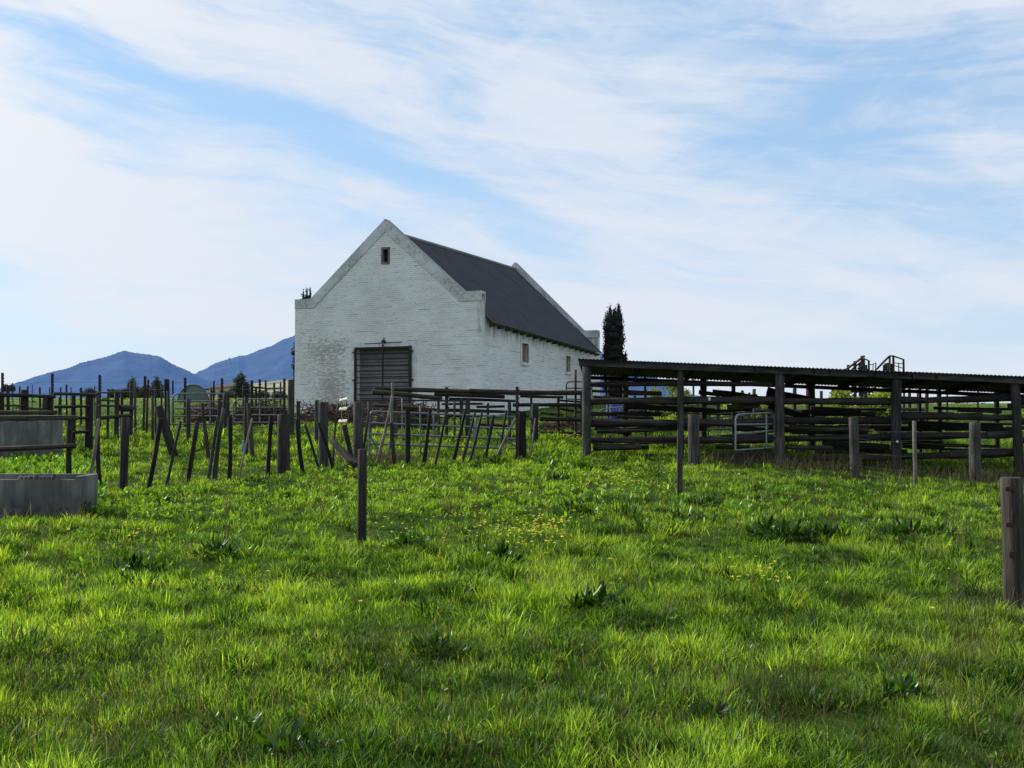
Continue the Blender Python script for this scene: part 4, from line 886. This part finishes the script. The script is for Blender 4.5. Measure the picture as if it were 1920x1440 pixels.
def in_solid(X, Y):
    b = (X < xt + .02) & (Y > 14.45 + .3 * vnoise(X, Y, .5, 31)) & (Y < 15.66)
    b |= (X < xt2 + .02) & (Y > 25.98) & (Y < 26.84)
    lx = (X + 10.34) * .9355 - (Y - 47.4) * .3534; ly = (X + 10.34) * .3534 + (Y - 47.4) * .9355
    return b | ((lx > -.5) & (lx < 10.1) & (ly > -.1) & (ly < 17.5))
def scatter(y0, y1, dens):
    A = (y1 - y0) * ((y0 + y1) * .56 + 5); n = int(A * dens * 1.5)
    Y = rng.uniform(y0, y1, n); X = rng.uniform(-1, 1, n) * (y1 * .56 + 2.5); k = np.abs(X) < Y * .56 + 2.5
    return X[k], Y[k]
def grass():
    Vs, Qs, Cs = [], [], []; off = 0
    def emit(a):
        nonlocal off
        Vs.append(a[0]); Qs.append(a[1] + off); Cs.append(a[2]); off += len(a[0])
    DK = np.array([.060, .150, .012]); MID = np.array([.275, .500, .030]); YEL = np.array([.510, .730, .060]); BLU = np.array([.12, .27, .05]); DRY = np.array([.25, .22, .09])
    def colour(X, Y, n, jit=.27):
        b = bright_field(X, Y) + rng.normal(0, .09, n); b = np.clip((b - .32) / .38, 0, 1)[:, None]
        c = np.where(b < .5, DK + (MID - DK) * b * 2, MID + (YEL - MID) * (b * 2 - 1))
        k = rng.random(n); c = np.where((k < .10)[:, None], c * .5 + BLU * .5, c); 
        dryz = smooth(.60, .78, vnoise(X, Y, 1.5, 9)); c = np.where((rng.random(n) < .03 + .22 * dryz + .10 * (1 - smooth(5, 8, Y)))[:, None], c * .35 + DRY * .65, c)
        return c * (1 + rng.normal(0, jit, (n, 1))) * (1 + .12 * (1 - smooth(6, 10, Y)))[:, None]  # last factor lightens near blades, painting in the backlight they lack
    bands = [(3.4, 6, 100, 42, .68, 1700), (6, 9, 72, 34, .80, 1100), (9, 12, 42, 26, 1.1, 520), (12, 16, 24, 24, 1.45, 300), (16, 24, 13, 22, 1.8, 190), (24, 34, 8.5, 22, 2.3, 130), (34, 48, 2.6, 16, 3.6, 34), (48, 72, .5, 11, 7.0, 4)]
    for y0, y1, td, per, wm, fill in bands:
        # tufts
        X, Y = scatter(y0, y1, td)
        keep = rng.random(len(X)) < .35 + .75 * vnoise(X, Y, 1.1, 6); X, Y = X[keep], Y[keep]
        big = np.exp(rng.normal(0, .32, len(X))) * (.72 + .75 * vnoise(X, Y, 1.6, 4))
        long_ = 1 + .9 * smooth(25.5, 28, Y) * (1 - smooth(33, 36, Y)) - .3 * smooth(30, 33, Y) * smooth(2, 5, X)      # the ungrazed strip before the barn pens
        k = np.maximum(4, (per * big).astype(int)); n = int(k.sum())
        tX, tY, tb = np.repeat(X, k), np.repeat(Y, k), np.repeat(big * long_, k)
        dark = np.repeat(rng.random(len(X)) < .07 + .22 * smooth(.55, .75, vnoise(X, Y, .9, 21)), k)
        az = rng.uniform(0, 2 * np.pi, n); rad = np.abs(rng.normal(0, .042, n)) * tb * (1 + .25 * wm)
        bx, by = tX + np.cos(az) * rad, tY + np.sin(az) * rad
        ok = ~in_solid(bx, by); bx, by, az, tb, rad, dark = bx[ok], by[ok], az[ok], tb[ok], rad[ok], dark[ok]; n = len(bx)
        L = (.045 + .070 * rng.random(n)) * (.40 + .66 * tb) * (.80 + .20 * smooth(8, 12, by)) * (.40 + 1.2 * bright_field(bx, by))
        az = az + rng.normal(0, .7, n); lean = np.clip(.10 + rad * 2.6 + rng.normal(0, .16, n), 0, 1.1); curl = np.clip(rng.normal(.40, .25, n), 0, 1.0)
        c1 = colour(bx, by, n); c1 = np.where(dark[:, None], DK * (1 + .35 * rng.normal(0, 1, (n, 1))), c1); c0 = c1 * .30; L = L * np.where(dark, 1.15, 1.); wk = np.where(dark, 1.9, 1.)  # blade roots painted dark for the shade inside a tuft
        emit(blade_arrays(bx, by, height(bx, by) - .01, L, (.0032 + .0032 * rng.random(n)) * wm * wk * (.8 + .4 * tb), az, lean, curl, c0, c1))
        # short sward between the tufts
        X, Y = scatter(y0, y1, fill); ok = ~in_solid(X, Y); X, Y = X[ok], Y[ok]; n = len(X)
        L = (.03 + .06 * rng.random(n)) * (.7 + .6 * vnoise(X, Y, .8, 8)) * (1 + .9 * smooth(25.5, 28, Y) * (1 - smooth(33, 36, Y))); c1 = colour(X, Y, n) * .92
        emit(blade_arrays(X, Y, height(X, Y) - .01, L, (.0035 + .0035 * rng.random(n)) * wm, rng.uniform(0, 6.28, n), np.abs(rng.normal(.25, .3, n)), np.clip(rng.normal(.4, .3, n), 0, 1), c1 * .35, c1))  # roots painted dark here too, as shade down in the sward
    o = mesh_np('grass', np.concatenate(Vs), np.concatenate(Qs), np.concatenate(Cs), 'grass_blades'); tag(o, 'bright green backlit meadow grass in uneven tufts', 'grass', kind='stuff')
grass()
def rosette(X, Y, nleaf, L, W, up, col, jit=.2):
    "arrays for rosettes of leaves centred at X, Y"
    n = len(X); k = np.full(n, nleaf); N_ = n * nleaf
    cx, cy = np.repeat(X, k), np.repeat(Y, k); cz = height(cx, cy); Lr = np.repeat(np.broadcast_to(L, (n,)), k) * rng.uniform(.55, 1.15, N_)
    az = rng.uniform(0, 6.28, N_); e = np.clip(rng.normal(up, .35, N_), -.1, 1.45)
    d = np.stack([np.cos(az) * np.cos(e), np.sin(az) * np.cos(e), np.sin(e)], -1)
    u = unit(np.cross(d, np.array([0, 0, 1.]) + rng.normal(0, .35, (N_, 3))))
    c = np.stack([cx, cy, cz], -1) + d * (Lr * .25)[:, None] + np.stack([0 * cx, 0 * cx, rng.uniform(0, .05, N_)], -1)
    colr = np.repeat(np.broadcast_to(col, (n, 3)), k, 0) * (1 + rng.normal(0, jit, (N_, 1)))
    return leaf_arrays(c, d, u, Lr, Lr * W, colr)
def cat_arrays(lst):
    off = 0; V, Q, C = [], [], []
    for a in lst: V.append(a[0]); Q.append(a[1] + off); C.append(a[2]); off += len(a[0])
    return np.concatenate(V), np.concatenate(Q), np.concatenate(C)
def weeds():
    out = []
    def region(px0, px1, Y0, Y1, dens, L, W, up, col, nl=8):
        n = int((Y1 - Y0) * (px1 - px0) / F * (Y0 + Y1) / 2 * dens * 1.5); Y = rng.uniform(Y0, Y1, n); X = (rng.uniform(px0, px1, n) - CX) / F * Y
        k = (rng.random(n) < .25 + 1.1 * vnoise(X, Y, 1.4, 12)) & ~in_solid(X, Y); X, Y = X[k], Y[k]
        out.append(rosette(X, Y, nl, L * rng.uniform(.42, .95, len(X)), W, up, np.array(col) * (2.9, 1.9, .9)))
    region(180, 700, 14.5, 19.5, 11, .13, .42, .75, (.075, .21, .022)); region(690, 1130, 15, 25, 8, .12, .42, .75, (.085, .23, .022))
    region(-60, 200, 15.8, 26, 20, .19, .45, .8, (.06, .19, .022)); region(520, 720, 18, 25, 9, .12, .4, .8, (.07, .20, .02))
    region(995, 1110, 24, 29, 12, .16, .45, .8, (.07, .20, .022)); region(1130, 1960, 13.5, 22, 5, .12, .40, .7, (.07, .20, .022)); region(1000, 1500, 15, 19, 6, .13, .42, .7, (.06, .19, .03))
    region(-100, 2020, 9, 14, 5.0, .075, .40, .75, (.055, .15, .018)); region(-100, 2020, 4.5, 9, 7.0, .048, .46, .7, (.05, .125, .018)); region(0, 640, 10.5, 14, 5, .13, .33, .85, (.06, .18, .018))
    V, Q, C = cat_arrays(out); o = mesh_np('broad_leaved_weeds', V, Q, C, 'broad_leaves', True); tag(o, 'glossy broad-leaved weeds spread through the meadow grass', 'weeds', kind='stuff')
weeds()
DOCKS = [(1438, 1008, .34, 'dock plant, left one of three clumps in the right meadow'), (1486, 1014, .36, 'dock plant, middle one of three clumps in the right meadow'), (1545, 1016, .38, 'dock plant, right one of three clumps in the right meadow'),
    (1700, 1012, .38, 'low dark dock plant left of the thick post at the right edge'), (1755, 1012, .30, 'smaller dark dock plant nearest the thick post at the right edge'), (1105, 955, .34, 'dark dock plant between the solitary post and the slim square post'), (1062, 958, .24, 'small dock plant beside a larger one between the two meadow posts'),
    (1285, 980, .30, 'glinting dock plant just in front of the slim square post'), (1330, 948, .24, 'small leafy weed right of the foot of the slim square post'), (816, 1232, .30, 'long-leaved dark plant in the foreground below the solitary post'), (405, 1045, .30, 'dark leafy clump in the left meadow, right one of two'), (258, 1082, .32, 'dark leafy clump in the left meadow, left one of two'),
    (940, 1056, .30, 'dark tuft just below the yellow flowers'), (765, 1034, .30, 'dark leafy tuft at the foot of the solitary post'), (1120, 1150, .32, 'dark leafy clump in the middle of the right foreground'), (545, 1432, .30, 'tall-leaved plant at the bottom edge left of the middle'), (430, 1392, .26, 'dark clump at the bottom edge, left of the tall-leaved plant'), (1045, 905, .30, 'broad-leaved plant below the black gate post'),
    (140, 965, .30, 'dark leafy plant against the stained side of the concrete trough'), (480, 910, .26, 'leafy plant below the black stakes left of the broad stump'), (1330, 1365, .24, 'dark tuft in the lower right foreground'), (1690, 1320, .26, 'dark tuft at the lower right, below the thick post')]
for px, py, sz, lab in DOCKS:
    x, y = ground_at(px, py); sz = sz * (.42 if y < 7.2 else .60); a = rosette(x + sz * np.array([0, .5, -.55, 1.0, -.95]), y + sz * np.array([0, .6, .3, -.3, -.2]), 17, sz * np.array([1, .9, .85, .7, .65]), .27, .75, np.array([.040, .105, .006]), .45)
    V, Q, C = a; z = H(x, y); V = V - np.array([x, y, z]); o = mesh_np('dock_plant', V, Q, C, 'broad_leaves', True); o.location = (x, y, z)
    tag(o, 'dark green ' + lab if not lab.startswith(('dark', 'low', 'small')) else lab, 'plant', 'dark leafy plants in the meadow')
def flowers():
    pts = []
    for px, py, sx, sy, n in ((985, 1008, 75, 24, 150), (1010, 1000, 30, 18, 90), (1120, 915, 60, 14, 55), (1180, 905, 55, 16, 60), (330, 968, 90, 14, 14), (250, 1012, 80, 12, 16), (780, 1015, 60, 20, 22), (1415, 1095, 50, 14, 34), (60, 838, 40, 4, 26), (1085, 813, 20, 3, 14), (1590, 880, 12, 6, 5), (700, 935, 70, 10, 16), (880, 985, 40, 8, 20), (600, 878, 50, 5, 8), (1700, 1050, 300, 60, 22), (700, 1100, 500, 80, 24)):
        for _ in range(n):
            x, y = ground_at(px + random.gauss(0, sx * .75), min(1430, py + random.gauss(0, sy * .9) + 12)); pts.append((x, y))
    X, Y = np.array(pts).T; n = len(X); hz = rng.uniform(.12, .26, n); Z = height(X, Y) + hz
    st = blade_arrays(X, Y, height(X, Y), hz / .97, np.full(n, .005) * np.maximum(1, Y / 11), rng.uniform(0, 6.28, n), np.abs(rng.normal(.05, .05, n)), np.zeros(n), np.tile([.05, .12, .02], (n, 1)), np.tile([.12, .2, .03], (n, 1)))
    k = 6; cx = np.repeat(X, k); N_ = n * k; az = np.tile(np.arange(k) / k * 6.28, n) + np.repeat(rng.uniform(0, 6, n), k); e = rng.normal(.35, .25, N_)
    d = np.stack([np.cos(az) * np.cos(e), np.sin(az) * np.cos(e), np.sin(e)], -1); u = unit(np.cross(d, np.array([0, 0, 1.]) + rng.normal(0, .2, (N_, 3))))
    L = np.repeat(rng.uniform(.008, .027, n), k) * np.maximum(1, np.repeat(Y, k) / 16)
    pet = leaf_arrays(np.stack([cx, np.repeat(Y, k), np.repeat(Z, k)], -1), d, u, L, L * .62, np.tile([.95, .86, .14], (N_, 1)) * (1 + rng.normal(0, .12, (N_, 1))))
    V, Q, C = cat_arrays([st, pet]); o = mesh_np('yellow_flowers', V, Q, C, 'petals'); tag(o, 'small yellow wild flowers scattered through the grass', 'flowers', kind='stuff')
flowers()
def stalks():
    out = []
    def region(px0, px1, Y0, Y1, n, h0, h1, w, col, lean=.35):
        Y = rng.uniform(Y0, Y1, n); X = (rng.uniform(px0, px1, n) - CX) / F * Y; k = rng.random(n) < .2 + 1.2 * vnoise(X, Y, 1.2, 15); X, Y = X[k], Y[k]; n = len(X)
        c = np.tile(col, (n, 1)) * (1 + rng.normal(0, .25, (n, 1)))
        out.append(blade_arrays(X, Y, height(X, Y), rng.uniform(h0, h1, n), np.full(n, w) * rng.uniform(.7, 1.3, n), rng.uniform(0, 6.28, n), np.abs(rng.normal(0, lean, n)), np.clip(rng.normal(.25, .3, n), 0, .9), c * .7, c))
    G = (.095, .08, .062); B = (.06, .045, .035); T = (.20, .17, .10)
    region(1470, 1990, 21.5, 25.2, 900, .22, .62, .010, G); region(1470, 1990, 21.5, 25.2, 600, .3, .75, .008, B); region(1290, 1480, 24, 27, 900, .2, .55, .010, G); region(690, 770, 24.5, 27, 420, .2, .5, .010, G); region(600, 690, 24, 27, 260, .2, .4, .009, G)
    region(-40, 180, 14.2, 14.95, 260, .15, .4, .007, T); region(820, 900, 14.5, 16.5, 70, .3, .5, .008, B, .15); region(1200, 1560, 4.6, 6.3, 150, .18, .36, .0034, B, .2); region(0, 420, 5, 7.5, 520, .10, .26, .003, B, .3); region(-60, 2000, 4.4, 7.0, 2600, .05, .19, .0034, T, .5); region(-60, 2000, 4.4, 6.6, 900, .08, .24, .003, B, .35); region(900, 1800, 5.2, 8.5, 500, .1, .26, .0032, B, .3); region(980, 1100, 8.6, 10.2, 260, .12, .26, .004, T)
    region(1760, 1990, 7.0, 9.2, 300, .15, .36, .004, G); region(-60, 1990, 5, 13, 800, .12, .30, .004, T, .45); region(1100, 1900, 12, 21, 800, .2, .42, .007, G, .2); region(200, 700, 13.5, 17, 260, .18, .36, .006, B, .2); region(240, 270, 29, 32, 60, .3, .7, .012, B)
    V, Q, C = cat_arrays(out); o = mesh_np('dry_stalks', V, Q, C, 'grass_blades'); tag(o, 'dry brown weed stalks and dead grass standing in the meadow', 'dry grass', kind='stuff')
stalks()
# ------------------------------------------------------------------ trees and bushes
def sphere_pts(n):
    d = unit(rng.normal(0, 1, (n, 3))); return d * (rng.random((n, 1)) ** .45)
def tree(name, label, cat, X, Y, crowns, n, leaf, cols, trunk, group=None, vert=.0, zb=None, branch=True, mat='tree_leaves', core=0.):
    "crowns: (x, y, z, rx, ry, rz, weight) clumps above the foot"
    z0 = H(X, Y) if zb is None else zb
    e = thing(name, (X, Y, z0), label, cat, group)
    c = np.array([q[:3] for q in crowns], float); r = np.array([q[3:6] for q in crowns], float); w = np.array([q[3] * q[4] * q[5] for q in crowns]) ** .72
    k = rng.choice(len(crowns), n, p=w / w.sum()); o = sphere_pts(n); p = c[k] + o * r[k] + rng.normal(0, leaf * .5, (n, 3))
    d = unit(o * .8 + rng.normal(0, .55, (n, 3)) + np.array([0, 0, vert])); u = unit(np.cross(d, rng.normal(0, 1, (n, 3))))
    A, B = np.array(cols[0]), np.array(cols[1]); t = np.clip(.5 + .35 * rng.normal(0, 1, n) + .4 * (vnoise(p[:, 0] + p[:, 2], p[:, 1] * .7 + p[:, 2], max(leaf * 4, .4)) - .5), 0, 1)[:, None]
    L = leaf * rng.uniform(.6, 1.4, n); V, Q, C = leaf_arrays(p, d, u, L, L * .5, A + (B - A) * t)
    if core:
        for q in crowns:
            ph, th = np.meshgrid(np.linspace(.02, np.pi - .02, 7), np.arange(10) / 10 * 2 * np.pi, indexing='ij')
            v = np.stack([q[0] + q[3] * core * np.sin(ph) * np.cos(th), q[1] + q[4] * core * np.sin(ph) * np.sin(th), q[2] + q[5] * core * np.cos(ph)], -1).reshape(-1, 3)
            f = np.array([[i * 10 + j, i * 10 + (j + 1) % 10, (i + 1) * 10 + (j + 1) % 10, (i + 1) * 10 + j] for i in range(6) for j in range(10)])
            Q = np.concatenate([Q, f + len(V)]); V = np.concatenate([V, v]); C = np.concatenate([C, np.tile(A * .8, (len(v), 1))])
    co = mesh_np('crown', V, Q, C, mat, True); co.parent = e
    m = MB(); h, r0 = trunk
    if h > 0:
        m.tube([(0, 0, -.3), (.02 * h, 0, h * .35), (-.01 * h, .01 * h, h * .7), (0, 0, h)], [r0, r0 * .8, r0 * .55, r0 * .2], 8, .1, 3)
        if branch:
            for q in crowns[:14]: m.tube([(0, 0, min(h * .8, q[2] * .55)), (q[0] * .5, q[1] * .5, q[2] * .75), (q[0], q[1], q[2])], [r0 * .4, r0 * .28, r0 * .12], 5, .1, 5)
        m.build('trunk', 'bark', e)
    return e
def cypress(label, px, yt, D, halfw, tips, n, group, X=None):
    x = P(px, 800, D).x; z0 = H(x, D); cr = []
    for dx, yt_, hw in tips:
        top = P(px, yt_, D).z - z0; k = 13
        for i in range(k):
            t = i / (k - 1); rr = hw * pxm(D) * (1 - .10 * math.sin(i * 2.3)) * (1 if t < .86 else max(.30, 1 - ((t - .86) / .14) ** 2.0 * .70)) * (.8 + .2 * min(1, t * 4))
            cr.append((dx * pxm(D) + .05 * math.sin(i * 1.7), .05 * math.cos(i * 2.1), .25 + (top - .35) * t, rr, rr, top / k * 1.15))
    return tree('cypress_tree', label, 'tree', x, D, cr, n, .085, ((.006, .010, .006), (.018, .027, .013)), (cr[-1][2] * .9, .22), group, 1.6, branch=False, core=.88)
cypress('dark two-topped cypress column beside the far right end of the barn', 1151, 572, 56, 15, [(-8, 583, 11), (8, 580, 12), (0, 588, 13), (21, 662, 6), (0, 604, 17), (0, 650, 19)], 42000, 'cypresses by the barn')
cypress('cypress whose tips show over the left shoulder of the barn gable', 572, 546, 55, 12, [(-7, 556, 7), (0, 551, 7), (6, 550, 7), (-14, 640, 10), (0, 580, 13)], 18000, 'cypresses by the barn')
HZ = ((.038, .052, .062), (.068, .085, .085))  # leaf colours greyed towards blue, distance haze painted into them
def far_tree(label, px, yt, yb, w, D, kind):
    x = P(px, 800, D).x; zb = P(px, yb, D).z; h = P(px, yt, D).z - zb; R_ = w / 2 * pxm(D); cr = []; r = random.Random(int(px))
    if kind == 'cone':
        for i in range(11):
            t = i / 10; q = R_ * (1 - t) ** .8 * .75 + R_ * .12
            for _ in range(3): an = r.random() * 6.28; cr.append((math.cos(an) * q * .7, math.sin(an) * q * .7, h * (.12 + .86 * t), q * .62, q * .62, h * .065))
    else:
        for i in range(16): an = r.random() * 6.28; q = R_ * r.random() ** .5 * .8; t = r.random(); cr.append((math.cos(an) * q, math.sin(an) * q, h * (.35 + .5 * t * (1 - .5 * q / R_)), R_ * .38, R_ * .38, h * .17))
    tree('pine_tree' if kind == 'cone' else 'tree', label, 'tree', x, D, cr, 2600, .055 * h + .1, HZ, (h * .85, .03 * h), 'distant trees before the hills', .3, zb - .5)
for a in [('distant pointed pine left of the leaning steel standards', 248, 704, 745, 25, 150, 'cone'), ('distant pine with an uneven top left of the black pipe post', 293, 703.5, 745, 32, 145, 'cone'), ('dark pointed conifer beside the cream farmhouse', 450.5, 694, 742, 40, 120, 'cone'),
          ('low round distant tree above the plank pen rails', 166, 721.5, 748, 28, 140, 'round'), ('low distant tree left of the first distant pine', 217, 720, 748, 24, 150, 'round'), ('broad distant tree between the two pines', 268, 714, 748, 34, 155, 'round'), ('distant low tree left of the pointed pine, touching it', 236, 719, 748, 22, 148, 'round'),
          ('tiny distant tree at the left foot of the rounded hill', 10, 716, 735, 14, 260, 'round'), ('tiny distant bush next to the left edge tree', 21, 717.5, 735, 10, 262, 'round'), ('green distant tree over the roof of the farmhouse', 425, 713, 740, 50, 190, 'round'), ('tiny tree above the right end of the green shelter', 372, 720, 735, 6, 200, 'cone'),
          ('low grey-green bush before the farmhouse wall', 424, 725, 745, 26, 110, 'round'), ('scrubby bush between two posts right of the conifer', 487, 722, 745, 34, 100, 'round'), ('scrubby bush nearest the left barn corner', 524, 724, 745, 30, 100, 'round')]: far_tree(*a)
def bush(label, px, yt, w, D, n, leaf, cols, yb=None, seed=0):
    x = P(px, 800, D).x; z0 = H(x, D); h = P(px, yt, D).z - z0; R_ = w / 2 * pxm(D); r = random.Random(seed); cr = []
    for i in range(22):
        an = r.random() * 6.28; q = R_ * r.random() ** .5; t = r.random(); cr.append((math.cos(an) * q, math.sin(an) * q * .8, h * (.12 + .80 * t * (1 - .35 * q / R_)), R_ * .27, R_ * .27, h * .12))
    tree('bush', label, 'bush', x, D, cr, int(n * 2.4), leaf, cols, (h * .5, .05), 'bushes in the yard behind the shed', .3)
GB = ((.16, .26, .03), (.50, .58, .09))
bush('pale green leafy bush seen through the second bay of the shed', 1262, 700, 90, 38, 2600, .11, ((.12, .19, .06), (.34, .42, .16)), seed=1)
bush('tall yellow-green bush seen through the third bay of the shed', 1616, 702, 105, 34, 3600, .12, GB, seed=2)
bush('low green bush behind the metal gates in the shed', 1415, 752, 110, 40, 2200, .12, GB, seed=3)
bush('low dark bush behind the gap left of the third shed post', 1545, 790, 60, 33, 1300, .10, GB, seed=4)
bush('leafy bush beside the rear post in the first shed bay', 1243, 775, 55, 34, 1500, .10, GB, seed=5)
bush('small leafy bush at the foot of the right shed bays', 1610, 835, 70, 30.5, 1000, .09, GB, seed=6)
def pile(label, px0, px1, yt, yb, D, n, col, stick=24, seed=0):
    a, b = P(px0, yb, D), P(px1, yb, D); cx = (a.x + b.x) / 2; z0 = min(a.z, H(cx, D)); h = P(px0, yt, D).z - z0; hw = (b.x - a.x) / 2; r = random.Random(seed); m = MB()
    # lumpy core
    nx, ny = 26, 10; vs = []
    for j in range(ny + 1):
        for i in range(nx + 1):
            u, v = i / nx * 2 - 1, j / ny * 2 - 1; e = max(0, 1 - abs(u) ** 5) * max(0, 1 - v * v) ** .6
            vs.append((u * hw, v * 1.1, h * .86 * e * (.75 + .35 * float(vnoise(u * hw + seed * 3, v * 2, .5))) - .15))
    m.add(vs, [(j * (nx + 1) + i, j * (nx + 1) + i + 1, (j + 1) * (nx + 1) + i + 1, (j + 1) * (nx + 1) + i) for j in range(ny) for i in range(nx)])
    for i in range(n):
        u = r.uniform(-1, 1); v = r.uniform(-1, .5); e = max(0, 1 - abs(u) ** 5) * max(0, 1 - v * v) ** .6
        p = Vector((u * hw, v * 1.1, h * e * r.uniform(.15, 1.0))); d = Vector((r.uniform(-1, 1), r.uniform(-.6, .3), r.uniform(-.25, .35))).normalized(); L = r.uniform(.3, 1.1); k = Vector((r.uniform(-1, 1), r.uniform(-1, 1), r.uniform(-1, 1))) * .08
        w = r.uniform(.012, .035); m.tube([p - d * L / 2, p + k, p + d * L / 2], [w, w * .8, w * .4], 4, cap=False)
    for i in range(stick):
        u = r.uniform(-.95, .95); p = Vector((u * hw, r.uniform(-.6, .3), h * .7)); d = Vector((r.uniform(-.8, .8), 0, 1)).normalized(); L = r.uniform(.3, .62)
        q = p + d * L; m.tube([p, p + d * L * .6 + Vector((.05, 0, 0)), q], [.022, .016, .006], 4, cap=False)
        s = 1 if r.random() < .5 else -1; m.tube([p + d * L * .5, q + Vector((s * .16, 0, -.05))], [.014, .005], 4, cap=False)
    o = m.build('brush_pile', col, None, (cx, D, z0)); tag(o, label, 'brush pile', 'heaps of cut brush in the farmyard')
pile('rust brown heap of cut brush below the barn gable, left of the door', 556, 700, 759, 803, 42, 520, 'brush', 34, 1)
pile('rust brown heap of brush behind the gate nearest the barn', 434, 542, 754, 800, 40, 420, 'brush', 4, 2)
pile('low brush heap behind the right half of the narrow far gate', 362, 424, 757, 790, 41, 260, 'brush', 4, 3)
pile('dark tangled brush heap in front of the barn door', 690, 815, 757, 806, 37, 420, 'brush', 20, 4)
pile('low dark brush heap by the barn side wall foot', 1010, 1100, 793, 812, 35, 200, 'brush', 0, 5)
pile('low heap of dead branches in the yard behind the third shed bay', 1470, 1600, 775, 812, 36, 240, 'bark', 6, 7)
pile('low dark heap of branches in the yard behind the first shed bay', 1150, 1300, 785, 815, 36, 240, 'bark', 4, 8)
def scrub_slope():
    m, nt, out = new_mat('dry_scrub'); n = N(nt); tc = n('ShaderNodeTexCoord').outputs['Object']
    c = n.mix(n.ramp(n.noise(n.scale(tc, (.18, .18, .5)), 1., 6, .7), .4, .62), (.30, .285, .17), (.11, .12, .065))
    nt.links.new(n('ShaderNodeBsdfPrincipled', {'Base Color': c, 'Roughness': 1.}).outputs[0], out.inputs[0]); MATS['dry_scrub'] = m
    D = 210; xs = [330, 400, 440, 470, 500, 530, 550, 600, 680, 760, 900]; ys = [748, 735, 727, 720, 716, 712.5, 711.5, 710, 714, 724, 748]; vs = []
    X = np.linspace(330, 900, 80); Yt = np.interp(X, xs, ys) + rng.normal(0, .35, 80)
    for j in range(7):
        for x, y in zip(X, Yt): p = P(x, y + (752 - y) * (j / 6) ** .9, D * (1 - .25 * j / 6)); vs.append(tuple(p))
    for x, y in zip(X, Yt): p = P(x, 760, D * 1.4); vs.append(tuple(p))
    fs = [(j * 80 + i, j * 80 + i + 1, (j + 1) * 80 + i + 1, (j + 1) * 80 + i) for j in range(6) for i in range(79)] + [(i, 560 + i, 561 + i, i + 1) for i in range(79)]
    mb = MB(); mb.add(vs, fs, True); o = mb.build('hill', 'dry_scrub'); tag(o, 'pale scrubby hillside behind the left corner of the barn', 'hill', kind='structure')
scrub_slope()
